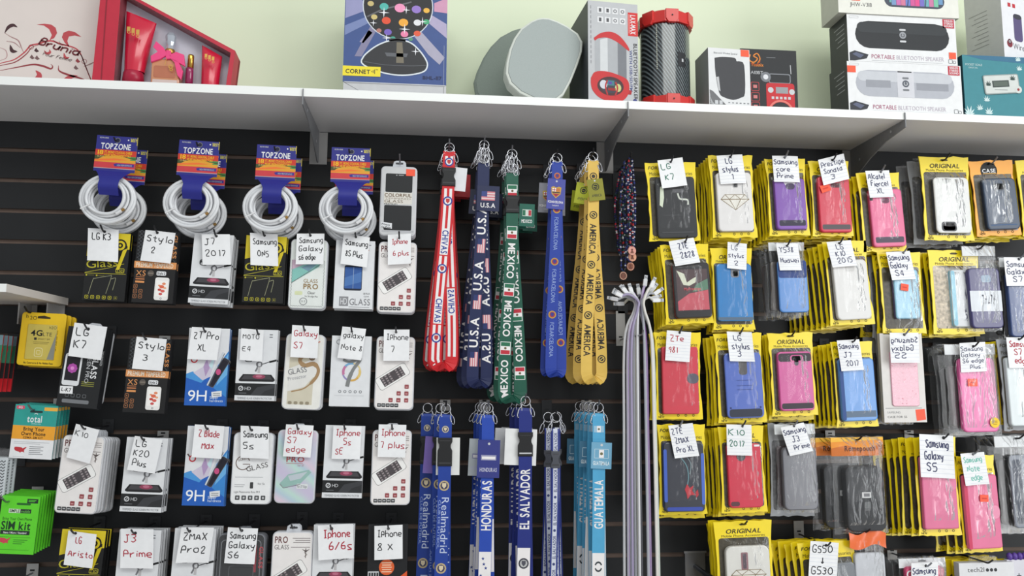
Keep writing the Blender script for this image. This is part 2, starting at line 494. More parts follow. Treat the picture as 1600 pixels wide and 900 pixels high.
def k_glass9(part, w, h):
    b = part(''); body(b, w, h, 7, (24,24,25), (20,20,21)); Yl = (222,200,40); yi = (196,186,48)
    b.poly([(0,0),(w,0),(w,26),(50,29),(6,38),(0,40)], .1, Yl)
    b.ring(51, 20, 8, 10.5, .2, 'black'); b.ring(51, 20, 2, 4.5, .2, 'black'); b.line([(61,20),(62,30)], 3, .2, 'black')
    b.poly([(56,28),(63,24),(53,60),(48,60)], .25, Yl)
    b.text('Glass', 2, 60, 13, .2, yi, w=49, rot=-7)
    b.line([(0,67),(36,58),(60,50)], .7, .2, yi); b.line([(0,68),(64,67)], .7, .2, yi)
    b.rro(48, 58, 61, 65, 1.5, .7, .2, yi); b.text('2.5D', 54.5, 64, 4, .2, yi, al='c')
    for x in (3, 19): b.disc(x, 71, 1.4, .2, yi, 8); b.rect(x+2, 70.6, x+12, 71.3, .2, (120,116,50))
    b.line(curve([(9,102),(14,78),(17,76),(38,71),(42,72),(36,100)], 4), .8, .2, (150,150,120))
    b.line(curve([(42,76),(47,74),(49,76),(46,94)], 4), .8, .2, (150,150,120))
    for i in range(6): b.rro(4+i*9, 104, 9+i*9, 109, 1, .7, .2, yi if i < 5 else (110,106,50)); b.disc(6.5+i*9, 106.5, 1, .2, yi, 6)
    b.T = None
kind('glass9', 66, 112, k_glass9)

def k_xs(part, w, h):
    b = part(''); body(b, w, h, 8, (27,26,27), (40,40,42)); O = (226,152,92)
    for i in range(-8, 12):                                     # woven mesh pattern on the upper face
        x = i*6.0
        for s in (1, -1):
            a = [(x, 0), (x+s*52, 52)]
            pts = []
            for q in range(27):
                xx = x+s*2*q; yy = 2*q
                if 0.5 <= xx <= w-.5 and yy <= 52: pts.append((xx, yy))
            if len(pts) > 2: b.line([pts[0], pts[-1]], .8, .1, (86,90,96))
    b.text('GLASS', 57, 6, 6, .2, O, True, w=38, rot=90)
    b.rect(-1, 51, w+1, 62, .3, O); b.text('PREMIUM TEMPERED', 2, 60.3, 7, .4, (250,232,210), True, w=w-6)
    b.text('XS', 3, 74.5, 8.5, .2, O, False, w=15); b.rect(3, 76, 17, 77.2, .2, (170,110,70))
    b.rect(3, 79, 17, 81, .2, (190,120,76)); b.rect(3, 83, 17, 86, .2, O)
    b.disc(26, 70, 5, .2, (92,84,78)); b.rect(22, 69, 30, 71, .3, (130,120,110))
    b.rrf(35, 66, 50, 73, 2, .2, 'card'); b.text('Stylo 2', 42.5, 71.5, 4, .3, 'black', True, w=12, al='c')
    b.rrf(34, 76, 56, 113, 3.5, .2, (238,236,234)); b.rect(36, 81, 54, 107, .3, (250,246,242)); b.ring(45, 110, 1, 1.6, .3, 'grey')
    for x, y, r, c in ((45,91,4,(226,110,80)),(48,86,3,(232,140,100)),(42,96,3,(200,70,60)),(47,98,3.5,(220,100,90)),(44,103,3,(206,84,84)),(50,93,2.5,(238,170,130)),(41,89,2,(232,150,110))):
        b.disc(x, y, r, .35+r*.01, c, 9, r*.7)
    for i, (x, y) in enumerate(((4,92),(4,100),(4,108),(12.5,100),(12.5,108))):
        b.rro(x-2.5, y-3, x+2.7, y+3, 1.2, .7, .2, (178,116,74)); b.disc(x, y, 1, .2, (178,116,74), 6)
    b.T = None
kind('xs', 64, 118, k_xs)

def k_micro(part, w, h):
    b = part(''); body(b, w, h, 5, 'card', 'lgrey')
    for y in (7, 11): b.rect(w-13, y, w-8, y+1.6, .1, 'grey')
    b.rrf(12, 42, 25, 52, 4, .1, 'dark'); b.rrf(14, 47, 23, 51, 2, .2, 'lgrey'); b.text('9H', 18.5, 46.5, 4, .2, 'lgrey', True, al='c')
    b.line(curve([(30,67),(33,60),(32,54),(37,51)], 5), [2.6]*16, .2, (120,120,124)); b.ring(35.5, 55.5, 3, 5, .25, (110,110,114), 14)
    b.rect(33.5, 58, 37.5, 69, .25, (190,188,190)); b.line([(38,56),(52,51)], 1.2, .2, 'dark'); b.line([(51,51.6),(62,48.4)], 3, .2, 'black')
    b.poly([(5,80),(11,71.5),(55,71.5),(61,79),(61,81.5),(58,83),(8,83),(5,82)], .1, (34,33,36)); b.poly([(9,79.5),(13,73),(53,73),(57,79.5)], .15, (70,68,72))
    b.disc(36, 75, 10, .2, (150,66,92), 18, 3.6); b.disc(36, 74.5, 5, .25, (190,110,134), 14, 2)
    b.rect(0, 86, w, 105, .15, (33,34,36)); b.ring(9, 94, 2.4, 4, .3, 'lgrey'); b.line([(7,96),(11,92)], 1, .3, 'lgrey'); b.text('HD', 15, 96.5, 5, .3, 'lgrey')
    b.rect(6, 101, 18, 101.8, .3, 'grey'); b.poly([(24,105),(34,92),(w,86),(w,105)], .22, (60,61,65)); b.poly([(40,105),(46,98),(w,92),(w,105)], .26, (46,47,50))
    b.text('TEMPERED GLASS SCREEN PROTECTOR', w/2, 111, 3, .2, 'grey', w=w-8, al='c')
    b.T = None
kind('micro', 62, 113, k_micro)

def k_nineh(part, w, h):
    b = part(''); body(b, w, h, 6, 'card', (70,120,190)); B1 = (36,96,186); B2 = (74,150,216)
    b.poly([(0,78),(24,84),(w,66),(w,h),(0,h)], .1, B1); b.poly([(0,74),(10,70),(30,82),(24,88),(0,80)], .14, B2)
    b.poly([(48,60),(w,36),(w,h-14),(44,96)], .12, (58,134,206)); b.poly([(56,54),(w,40),(w,74),(48,92)], .16, (110,176,226))
    b.poly([(11,72),(26,62),(31,44),(48,38),(37,78),(26,84)], .18, (206,198,216)); b.poly([(26,62),(31,50),(36,64),(30,78)], .2, (176,150,190)); b.poly([(34,60),(44,42),(40,66)], .2, (196,222,228))
    phone(b, 50, 71, 11, 50, 29, (46,46,58), (30,28,40), .22, None, 2.5, (1,3)); b.disc(50, 70, 4, .6, (200,80,130), 10, 5)
    b.line([(56,38),(34,92)], 2.4, .5, (206,212,220)); b.line([(58,40),(37,92)], .8, .55, (90,96,110))
    b.ring(11, 51, 3.5, 5.5, .2, (196,50,60)); b.line([(7,49),(3,44)], 2, .2, (90,60,60))
    b.text('9H', 5, 117, 17, .3, (244,246,250), w=29); b.text('Super', 39, 113, 4, .3, (220,232,246)); b.text('hardness', 39, 118, 4, .3, (220,232,246))
    b.poly([(41,102),(57,100),(57.5,109),(42,111)], .4, 'card')
    for i in range(2): b.rect(44, 104+3*i, 55, 105+3*i, .5, 'grey')
    b.T = None
kind('nineh', 64, 124, k_nineh)

def shellpart(part, w, h, r, m=None, back=(226,226,228), tab=True, dep=6):
    """clear moulded blister: tray, hang tab; the printed card is drawn by the caller"""
    b = part('shell'); b.rr(-w/2, 0, w/2, h, r, -dep, -.6, m or (214,215,220), None, 1.6)
    if tab:
        t = part('hang_tab'); t.prism([(-11,2),(-9,-8),(-5,-10),(7,-10),(10,-7),(11,2)], -dep+1, -dep+2.5, m or (206,208,214)); t.rrf(-6, -7, 6, -4, 1.5, -dep+2.6, (70,70,74))
    c = part('printed_card'); c.rr(-w/2+1.6, 1.6, w/2-1.6, h-1.6, r-1, -.6, 0, back)
    ox = -w/2; c.T = lambda x, y, dd: (x+ox, y, dd)
    return c
def k_pro(part, w, h):
    c = shellpart(part, w, h, 7, None, (244,239,237)); Br = (104,44,44); Rd = (150,52,58)
    c.text('PRO', 4, 16, 9, .1, Br, True, w=19); c.text('GLASS', 4, 25.5, 6.5, .1, (80,70,70), w=21)
    for i, (y, ww) in enumerate(((9, 26), (12, 22), (15, 25), (22, 28))): c.rect(w-ww-4, y, w-4, y+.9, .1, (130,120,120))
    c.line([(w-10,24),(w-10,38)], 1.2, .1, (96,80,76)); c.line(curve([(w-12,36),(w-8,33),(w-12,30),(w-8,27)], 4), .7, .12, (96,80,76)); c.poly([(w-16,25),(w-10,27),(w-4,25),(w-10,30)], .12, (96,80,76))
    phone(c, 27, 62, 20, 52, 57, (250,247,245), (58,48,52), .2, (4, 6, (150,138,140)), 4, (2.2, 7.5))
    for y, xs in ((74, (46,)), (84.5, (34, 46)), (95, (22, 34, 46))):
        for x in xs: c.rrf(x, y, x+6.5, y+6.5, 1, .2, Rd); c.rect(x+1.5, y+3, x+5, y+4.6, .3, (214,150,150))
    for i in range(5): c.rrf(5+i*6.6, h-9.5, 11+i*6.6, h-4, .8, .2, 'dark'); c.rect(6.2+i*6.6, h-7.4, 9.8+i*6.6, h-6.2, .3, 'lgrey')
    c.T = None
    f = part('clear_cover'); f.rr(-w/2+.6, .6, w/2-.6, h-.6, 7, .6, 1.4, SHELL)
kind('pro', 60, 113, k_pro)

def k_colorful(part, w, h):
    c = shellpart(part, w, h, 7, None, (206,206,208)); K = (30,31,34)
    c.rrf(8, 12, 50, 42, 2, .2, K); c.rect(24, 14, 26, 15, .3, 'lgrey'); c.rect(28, 14, 36, 14.8, .3, 'lgrey')
    c.rect(6, 42.5, 50, 61, .2, (222,218,210)); c.text('COLORFUL', 7, 49.5, 5.2, .3, (110,84,60), True, w=42); c.text('TEMPERED', 8, 53.5, 2.6, .3, (150,130,120), w=40)
    c.text('GLASS', 7, 59, 4.6, .3, (110,90,70), w=29); c.text('PREMIUM', 7, 62.4, 2.4, .3, 'dark', w=20)
    c.rrf(7, 63, 50, 103, 2, .2, K); c.rrf(4, 103, 54, 106, 1, .15, (186,186,190))
    c.poly([(3,90),(20,92),(20,101),(2,98)], .4, 'card'); c.text('Privacy', 4, 95, 3, .5, 'black', True, w=13, rot=6); c.text('for iPhone', 4, 99, 2.6, .5, 'black', True, w=14, rot=6)
    c.T = None
    f = part('price_sticker'); f.rect(11, 4, 25, 15, .5, 'orange')
kind('colorful', 57, 112, k_colorful)

def k_golds(part, w, h):
    c = shellpart(part, w, h, 8, None, (240,238,232), dep=8); G = (166,130,84)
    c.rect(8, 34, w-14, h-8, .1, (214,206,184))
    c.poly([(8,56),(30,46),(52,36),(56,50),(48,66),(34,84),(8,92)], .2, (232,230,226))
    c.line(curve([(32,30),(24,42),(32,50),(46,47),(54,56),(50,70),(34,86),(14,92)], 5), [6]*8+[7]*10+[5]*10+[2]*8, .3, G)
    c.disc(43, 37, 5, .4, (120,90,60)); c.text('9H', 43, 39, 3.6, .5, 'card', True, al='c')
    c.text('GLASS', 8, 66, 8.5, .4, (90,92,98), w=29, rot=-12); c.text('Protector', 8, 75, 5.5, .4, (150,150,156), w=29, rot=-12)
    c.line([(w-13,14),(w-7,11)], 2, .2, (210,130,110))
    for i in range(4): c.rrf(10+i*9, h-13, 16+i*9, h-8, 2, .3, (150,138,112))
    c.T = None
    f = part('clear_cover'); f.rr(-w/2+.6, .6, w/2-.6, h-.6, 8, .8, 1.8, SHELL)
kind('golds', 61, 120, k_golds)

IRID = None
def irid():
    global IRID
    if IRID: return IRID
    m = M((200,205,220), 0.3); m = m.copy(); m.name = 'iridescent_print'
    nt = m.node_tree; b = nt.nodes['Principled BSDF']
    w = nt.nodes.new('ShaderNodeTexWave'); w.inputs['Scale'].default_value = 3.2; w.inputs['Distortion'].default_value = 3.0; w.inputs['Detail'].default_value = 1; w.bands_direction = 'DIAGONAL'
    tc = nt.nodes.new('ShaderNodeTexCoord'); nt.links.new(tc.outputs['Object'], w.inputs['Vector'])
    r = nt.nodes.new('ShaderNodeValToRGB'); e = r.color_ramp.elements
    cs = [(206,208,226),(226,206,222),(186,208,222),(196,226,216),(206,196,222)]
    while len(e) < 5: e.new(0.5)
    for i, c in enumerate(cs): e[i].position = i/4; e[i].color = (*[lin(v) for v in c], 1)
    nt.links.new(w.outputs['Fac'], r.inputs[0]); nt.links.new(r.outputs[0], b.inputs['Base Color'])
    IRID = m
    return m
def k_gpro(part, w, h):
    c = shellpart(part, w, h, 7, None, (232,236,232))
    c.poly([(3,34),(50,32),(46,44),(6,70),(4,70)], .2, (130,196,186)); c.poly([(3,50),(20,42),(44,36),(50,32),(3,34)], .24, (206,176,196)); c.poly([(18,46),(30,40),(46,36),(30,52)], .26, (110,150,170))
    c.line([(4,71),(48,40)], 1, .3, (90,100,100)); G = (150,118,60)
    c.text('GLASS', 23, 70, 6, .3, G, w=22); c.text('PRO', 23, 80, 8, .3, G, True, w=23); c.rrf(10, 84, 22, 90, 2, .2, (220,226,180)); c.text('Clear', 30, 88, 4, .3, 'dark', w=12); c.text('for S6 edge Plus', 26, 93, 2.6, .3, 'dark', w=20)
    c.ring(24, 100, 5, 6, .3, 'grey'); c.text('9 F', 24, 102, 3.5, .3, 'grey', al='c')
    z = []
    for i in range(30): z.append((3.5+(i % 2)*1.2, 34+i*2.5))
    c.line(z, .6, .3, (130,132,134)); c.line([(x+w-8, y) for x, y in z], .6, .3, (130,132,134)); c.line([(4+i*1.9, h-4-(i % 2)) for i in range(27)], .6, .3, (130,132,134))
    c.T = None
    f = part('clear_cover'); f.rr(-w/2+.6, .6, w/2-.6, h-.6, 7, .8, 1.8, SHELL)
kind('gpro', 58, 112, k_gpro)

def k_hdglass(part, w, h):
    b = part(''); body(b, w, h, 6, 'card', 'lgrey')
    b.rrf(15, 40, 43, 80, 3, .1, (24,30,50)); b.rrf(16, 43, 42, 77, 1, .2, (52,92,160)); b.poly([(16,60),(42,50),(42,66),(16,74)], .25, (76,118,180)); b.rect(29, 43, 29.7, 77, .3, (150,170,200))
    b.rect(9, 90, 23, 105, .2, (140,140,144)); b.text('HD', 16, 102.5, 10, .3, 'card', w=10, al='c'); b.text('GLASS', 25, 103, 10, .3, (120,120,124), w=32); b.rect(24, 106, 56, 106.6, .2, 'grey')
    b.text('S8 PLUS', 46, 86, 2.8, .2, 'dark', w=10); b.text('CLEAR', 47, 90, 2, .2, 'dark', w=8)
    b.rect(w-12, 6, w-6, 7.5, .1, 'grey'); b.disc(w-10, 15, 1.2, .1, (190,120,100), 8)
    b.T = None
kind('hdglass', 61, 109, k_hdglass)

def k_note7(part, w, h):
    b = part(''); body(b, w, h, 6, 'card', 'lgrey')
    cs = [(226,196,120),(214,170,90),(150,140,190),(196,120,160),(120,170,210),(226,206,150)]
    for i in range(6): b.ring(33, 57, 11+(i % 3)*.8, 15, .2+.02*i, cs[i], 10, 1.0, i*60-20, i*60+50)
    b.line(curve([(19,38),(30,41),(46,36),(36,52),(30,66),(27,80)], 5), [4]*6+[5]*12+[6]*8, .5, (130,132,132))
    for i in range(5): b.ring(16+i*8, 88, 1.4, 2.4, .2, 'grey', 8)
    b.ring(11, 10, 3, 4, .1, 'grey'); b.rect(8, 94, 54, 94.6, .2, 'lgrey')
    b.T = None
kind('note7', 62, 111, k_note7)

def k_kglass(part, w, h):
    b = part(''); body(b, w, h, 10, (30,31,33), (34,35,38))
    b.rrf(3, 44, 30, 96, 4, .1, 'card'); b.rect(6, 46, 27, 88, .2, (30,26,34))
    for i in range(8):
        a = i*math.pi/4; b.disc(16.5+4.5*math.cos(a), 68+4.5*math.sin(a), 3.4, .3+i*.005, (178,78,168), 10)
    b.disc(16.5, 68, 3, .4, (226,140,210), 10)
    b.text('SCREEN PRO', 38, 32, 6, .2, 'lgrey', w=58, rot=90); b.text('GLASS', 46, 44, 9, .2, 'white', True, w=38, rot=90); b.text('TEMPERED', 58, 36, 3.5, .2, 'lgrey', w=24, rot=90)
    for i in range(3): b.rect(34, 88+i*3, 54, 89.2+i*3, .2, (140,140,60))
    b.poly([(2,98),(22,97),(23,109),(3,110)], .3, 'paper'); b.text('L-K7', 12.5, 106, 5.5, .4, 'black', True, w=15, al='c')
    for i in range(4): b.rro(12+i*9, 109, 17+i*9, 114, 1, .6, .2, 'grey')
    b.rrf(8, 118, 50, 124, 2, .15, 'grey')
    b.T = None
kind('kglass', 64, 130, k_kglass)

def k_gscreen(part, w, h):
    c = shellpart(part, w, h, 8, None, (242,242,243), dep=8); Br = (106,78,66)
    c.ring(17, 48, 10, 11.4, .2, Br, 24, 1, 30, 340); c.line([(17,50),(28,50),(27,56)], 1.2, .2, Br); c.text('SCREEN', 10, 46, 3.5, .3, Br, w=18, rot=-18)
    c.text('GLASS', 24, 62, 8, .2, (70,64,62), w=34, rot=-14); c.rect(6, 70, 50, 70.6, .2, 'grey')
    c.rrf(30, 78, 35, 88, 1, .2, 'black'); c.text('for 5s', 42, 82, 3, .2, 'dark'); c.rect(6, 82, 22, 82.7, .2, 'grey'); c.rect(6, 85, 20, 85.7, .2, 'grey')
    c.text('Light Penetration Rate 99.9', 6, 95, 3, .2, 'dark', w=40)
    for i in range(5): c.rrf(8+i*10, 99, 15+i*10, 106, 1, .2, 'dark'); c.rect(10+i*10, 101, 13+i*10, 104, .3, 'lgrey')
    c.T = None
    f = part('clear_cover'); f.rr(-w/2+.6, .6, w/2-.6, h-.6, 8, .8, 1.8, SHELL)
kind('gscreen', 63, 113, k_gscreen)

def k_iris(part, w, h):
    c = shellpart(part, w, h, 8, None, irid(), dep=8)
    c.text('PRO', 16, 50, 8, .3, (176,60,70), True, w=28); c.rect(16, 52, 42, 53, .3, (196,130,140)); c.text('for S7', 34, 57, 3, .3, (190,110,120), w=10)
    c.poly([(8,84),(20,70),(52,62),(56,66),(40,84),(14,90)], .2, (150,190,182)); c.poly([(20,72),(50,65),(40,76),(24,80)], .25, (196,206,214)); c.line([(8,85),(14,91),(40,85)], 1, .3, (120,120,130))
    c.rrf(34, 84, 52, 92, 2, .3, (226,230,232)); c.text('for S7 Edge', 43, 90, 3.6, .4, 'dark', w=15, al='c')
    c.T = None
    f = part('clear_cover'); f.rr(-w/2+.6, .6, w/2-.6, h-.6, 8, .8, 1.8, SHELL)
kind('iris', 63, 115, k_iris)

def k_darkclam(part, w, h):
    c = shellpart(part, w, h, 9, (120,122,128), (34,35,38), dep=9)
    c.rro(6, 10, w-6, h-8, 6, 1.4, .2, (120,122,126)); c.rro(20, 50, w-16, h-12, 4, .9, .25, (96,98,102)); c.rect(w-16, 18, w-12, 60, .2, (150,40,56))
    c.text('GLASS', w-8, 20, 6, .3, (190,60,70), True, w=34, rot=90)
    c.T = None
    f = part('clear_cover'); f.rr(-w/2+.6, .6, w/2-.6, h-.6, 9, .8, 2.2, SHELL)
kind('darkclam', 74, 120, k_darkclam)

def k_badgebox(part, w, h):
    b = part(''); body(b, w, h, 8, (27,28,31), (33,34,37))
    b.disc(30, 66, 12, .2, (226,100,50))
    for i in range(5): b.rect(22+(i % 2), 58.5+i*3.4, 38-(i % 2), 60+i*3.4, .3, (250,210,180))
    b.rrf(1, 72, 18, 82, 1, .2, 'lgrey')
    for i in range(4): b.rect(2.5+i*4, 74, 5.3+i*4, 80, .3, 'dark')
    b.poly([(34,94),(w,72),(w,94)], .15, (226,90,44)); b.text('PREMIUM GLASS', 4, 92, 5, .2, 'lgrey', w=28)
    b.T = None
kind('badgebox', 62, 120, k_badgebox)

# SIM cards
def k_sim4g(part, w, h):
    b = part('blister_card'); Y1 = (238,196,34); b.rr(-w/2, 0, w/2, h, 5, -4, 0, Y1, (206,164,24), .8)
    b.prism([(-10,6),(0,4.5),(10,7),(10,9.5),(-10,9.5)], 0, .1, (60,48,24))
    ox = -w/2; b.T = lambda x, y, d: (x+ox, y, d)
    b.text('h', 7, 9.5, 6, .2, (70,60,30)); b.text('2O', 13, 12, 6, .2, (70,60,30))
    b.text('SIM Starter Kit', 59.5, 62, 4, .2, (96,80,30), w=34, rot=-90)
    b.text('No Contracts & No Hidden Fees', 11, 84, 3, .2, 'black', True, w=46)
    b.T = None
    c = part('sim_window'); c.rr(-w/2+12, 19, w/2-12, 77, 2, -.3, 1.6, (206,186,90), None, .8)
    c.T = lambda x, y, d: (x+ox, y, d+1.6)
    c.text('4G', 18, 38, 9, .2, 'black', True, w=18); c.text('LTE', 37, 38, 6, .2, (90,84,60), w=14); c.text('h2O', 46, 26, 4.5, .2, (110,100,50))
    c.rect(24, 41, 28, 45, .2, 'dark'); c.text('SMART SIM', 30, 44.5, 2.6, .2, (110,100,60)); c.rect(23, 48, 48, 48.7, .2, (130,116,60)); c.rect(24, 50.5, 46, 51.2, .2, (130,116,60))
    c.poly([(58,32),(58,76),(47,76)], .2, (140,140,130)); c.rro(27, 58, 39, 72, 3, 1, .2, (236,226,170)); c.rro(30, 62, 36, 68, 1, .8, .2, (236,226,170))
    c.T = None
kind('sim4g', 70, 87, k_sim4g)
def usmap(b, x, y, s, d, m):
    b.poly([(x+px*s, y+py*s) for px, py in ((0,0),(3,-.4),(9,0),(12,.8),(13,2),(15,1),(18,-.6),(19,.6),(17,2.4),(16,4),(15.6,6),(16.4,9),(15,8),(13.6,7.4),(11,7.6),(10,9.4),(8,7.6),(6,7.4),(3,6.4),(1,5.4),(-.4,3))], d, m)
def k_total(part, w, h):
    b = part(''); body(b, w, h, 2.2, (236,236,238), (60,130,130)); Te = (48,160,150)
    b.rect(0, 0, w, 34, .1, Te); b.rect(w-21, 3, w, 8.5, .2, (240,180,70)); b.rrf(2, 2, 15, 7.5, 2, .2, (220,80,110)); b.text('4G', 5, 6.5, 3.6, .3, 'white', True)
    b.rrf(24, 9, 44, 12.5, 1.6, .2, (34,60,60))
    b.text('total', 21, 28, 10.5, .2, 'white', True, w=23); b.ring(34, 16, 2, 3, .2, 'white', 12, 1, 200, 340); b.text('WIRELESS', 28, 31.6, 2, .2, (200,230,226), w=15)
    b.rect(0, 34, w, 56, .12, (240,166,50)); b.text('Bring Your', w/2, 42, 5.6, .2, 'black', True, w=33, al='c'); b.text('Own Phone', w/2, 49.6, 5.6, .2, 'black', True, w=38, al='c'); b.text('CDMA SIM KIT', w/2, 54.8, 3.4, .2, (90,50,10), True, w=31, al='c')
    for i in range(2): b.rect(5, 60+i*2.6, 60-i*14, 61+i*2.6, .2, 'lgrey')
    usmap(b, 7, 69, .98, .2, (196,56,64))
    for i in range(5): b.rect(30, 67+i*3, 46-(i % 2)*4+6, 68+i*3, .2, 'grey')
    b.rect(6, 84, 24, 84.7, .2, 'lgrey')
    b.T = None
kind('total', 67, 87, k_total)
def k_green(part, w, h):
    b = part(''); body(b, w, h, 2.4, (98,214,46), (60,150,40)); D = (36,50,44)
    b.rrf(24, 11, 46, 14.5, 1.6, .2, (40,110,40)); b.rect(w-20, 4, w-3, 11, .2, D); b.rect(w-18, 6, w-6, 7, .3, 'lime'); b.rect(w-18, 8, w-8, 9, .3, 'lime')
    b.rect(13, 21, 31, 27.5, .2, (214,236,206)); b.text('SIMPLE', 22, 26.4, 4.4, .3, 'dark', True, w=16, al='c'); b.rect(31, 21, 48, 27.5, .2, D); b.text('mobile', 39.5, 26.4, 4, .3, (120,200,90), w=14, al='c')
    b.text('Bring Your Own Phone', 5, 39, 4.4, .2, (40,90,30), w=46); b.text('SIM kit', 4, 54, 12.5, .2, (24,60,34), True, w=46)
    b.rrf(4, 55.5, 50, 62, 1, .2, D); b.text('Nano / Micro / Standard', 27, 60.6, 3, .3, 'white', True, w=36, al='c')
    usmap(b, 2, 68, 1.0, .2, (206,70,86))
    for i in range(3): b.rect(26, 70+i*3, 48-i*4, 71+i*3, .2, (60,140,40))
    b.rect(2, 66, 52, 66.5, .2, (60,140,40)); b.rect(2, 86, 52, 86.5, .2, (60,140,40))
    b.T = None
kind('green', 60, 93, k_green)
def k_redcard(part, w, h):
    b = part(''); body(b, w, h, 3, (40,40,42), (150,40,44))
    b.rect(0, 0, w, 46, .1, (120,150,160)); b.poly([(0,30),(w,16),(w,46),(0,46)], .14, (60,130,100)); b.disc(w-16, 24, 11, .2, (206,40,60)); b.text('GO', w-16, 28, 9, .3, 'white', True, al='c')
    b.rect(0, 72, w, h, .1, (206,34,44)); b.rect(6, 56, w-6, 58, .2, 'lgrey'); b.rect(6, 62, w-12, 64, .2, 'lgrey')
    b.text('SIM card', 6, 84, 7, .2, 'white', True, w=w-14)
    b.T = None
kind('redcard', 62, 94, k_redcard)
def k_chevron(part, w, h):
    b = part('patterned_case'); b.rr(-w/2, 14, w/2, h-3, 4, -4, 0, (206,212,216), None, 1)
    for j in range(12):
        z = []
        for i in range(int(w/3)+1): z.append((-w/2+1+i*2.9, 19+j*5+(i % 2)*2.6))
        b.line(z, 1.6, .2, (40,44,50))
    f = part('clear_bag'); f.prism([(-w/2-2,0),(w/2+2,0),(w/2+3,h),(-w/2-3,h)], .6, 1.0, SHELL)
kind('chevron', 56, 80, k_chevron)
# ================================================================== hooks, tags and stacks
HOOKM = M((44,44,47), 0.4, 0.5, 0.1); HOOKM2 = M((136,138,144), 0.3, 0.8, 0.08)
ORD = ['first', 'second', 'third', 'fourth', 'fifth', 'sixth', 'seventh', 'eighth', 'ninth']
GAPF = 0.014
def hook(hx, hy, label, Y=-0.13, light=False, rise=0.011, ext=0.024, group='display hooks in the slat wall', plate=0.013, above=False, lp=None):
    """a slat wall hook: plate in the groove, straight prong, upturned end; the prong is seen at (hx, hy) at depth Y"""
    p = at(hx, hy, Y); m = HOOKM2 if light else HOOKM
    t = thing('display_hook', label, 'hook', (p.x, 0, p.z), 0, group)
    g = GZ0-math.floor((GZ0-p.z)/GP)*GP - p.z
    lp = light if lp is None else lp
    b = MB(); b.box(-plate, (-g-.003) if above else -.016, plate, .016 if above else GP-g+.003, .0004, .0026, PLATE if lp else M((40,41,44), .42, 0, .1)); b.rect(-plate*.4, -.009, plate*.4, -.005, .0027, 'black')
    b.build('back_plate', t)
    b = MB(); b.tube(curve([(0,0,.002),(0,0,-Y-.02),(0,0,-Y+.003),(0,-rise*.35,-Y+ext*.55),(0,-rise,-Y+ext)], 4), .0021, m, 7)
    b.build('prong', t)
    return t
def ptag(hx, hy, TL, TR, BL, lines, label, ink='ink', Y=-0.132, ruled=False, size=None, mir=False, wt=.135, xal='l', top=None, lead=None, big=0):
    """paper tag on the hook end; TL, TR, BL are its corners in the picture"""
    a, c, e = at(*TL, Y), at(*TR, Y), at(*BL, Y)
    w = (c-a).length; h = (e-a).length; roll = math.degrees(math.atan2(-(c.z-a.z), c.x-a.x))
    t = thing('paper_tag', label, 'tag', a, roll, 'handwritten paper tags on the hooks')
    u = w/40.0; H = h/u; cv = random.uniform(-1.2, 1.6); cv2 = random.uniform(.2, 1.6); sk = 0.0
    sk = ((e.x-a.x)*math.cos(R(roll))-(e.z-a.z)*math.sin(R(roll)))/u                # lower corners pulled sideways
    sk = max(-4, min(4, sk))
    T = lambda x, y, d: (x+sk*y/H, y, d+cv*((x-20)/20)**2+cv2*(y/H)**2)
    b = MB(u); b.T = T
    nx, ny = 6, 6
    b.grid(lambda i, j: (40*i, H*j, 0), nx, ny, 'paper'); b.grid(lambda i, j: (40*i, H*j, -.25), nx, ny, 'paper')
    for s0, s1 in (((0,0),(1,0)), ((1,0),(1,1)), ((1,1),(0,1)), ((0,1),(0,0))):
        for q in range(6):
            A = [s0[k]+(s1[k]-s0[k])*q/6 for k in (0,1)]; B = [s0[k]+(s1[k]-s0[k])*(q+1)/6 for k in (0,1)]
            b.add([(40*A[0],H*A[1],0),(40*B[0],H*B[1],0),(40*B[0],H*B[1],-.25),(40*A[0],H*A[1],-.25)], [[0,1,2,3]], 'paper')
    pq = at(hx, hy, Y); hxl = ((pq.x-a.x)*math.cos(R(roll))-(pq.z-a.z)*math.sin(R(roll)))/u; hyl = -((pq.x-a.x)*math.sin(R(roll))+(pq.z-a.z)*math.cos(R(roll)))/u
    hyl = max(2.4, hyl)
    b.disc(hxl, hyl, 2.0, .08, (60,60,62), 12)
    if ruled:
        yy = 7.0
        while yy < H-2:
            b.strip(0.3, 39.7, yy, yy+.45, .06, 'rule', 1) if 0 else b.line([(.3+39.4*i/6, yy) for i in range(7)], .4, .07, 'rule')
            yy += 5.0
    b.build('paper', t)
    n = len(lines); b = MB(u); b.T = T
    lead = lead or (H-8)/max(n, 2.2); y = (top if top else 8+lead*.45)
    for i, L in enumerate(lines):
        s, xo, ww = (L if isinstance(L, tuple) else (L, None, None))
        hh = size or min(9.0, lead*(.72 if big else .66))
        if xo is None:
            k = len(s); ww = min(34, 5.6*k*hh/7.0); xo = 4 if xal == 'l' else 20-ww/2
        b.hand(s, (xo+ww) if mir else xo, y+i*lead, hh, .14, ink, wt, w=ww, mir=mir)
    b.build('handwriting', t)
    return t
def stack(kname, look, cx, ty, nth, row, n=3, roll=0.0, Y=-0.122, gap=GAPF, k=1.0, name='boxed_screen_protector', cat='screen protector', alt=None, jx=.0012, dz=-.001, label=None, rj=.8, dx=0.0):
    lab = label or 'front %s, %s, %s' % (look, nth, row)
    put(kname, name, lab, cat, cx, ty, Y, roll, k=k, group='screen protectors on hooks')
    for i in range(1, n):
        kk = alt[(i-1) % len(alt)] if alt else kname
        put(kk, name, 'one of the packs hidden behind the front one, %s, %s' % (nth, row), cat, cx, ty, Y, roll+random.uniform(-rj, rj), k=k,
            group='packs behind the front one, %s, %s' % (nth, row), off=(dx*i+random.uniform(-jx, jx), gap*i, dz*i+random.uniform(-.0015, .0005)))
R1, R2, R3, R4 = 'top protector row', 'second protector row', 'third protector row', 'bottom protector row'
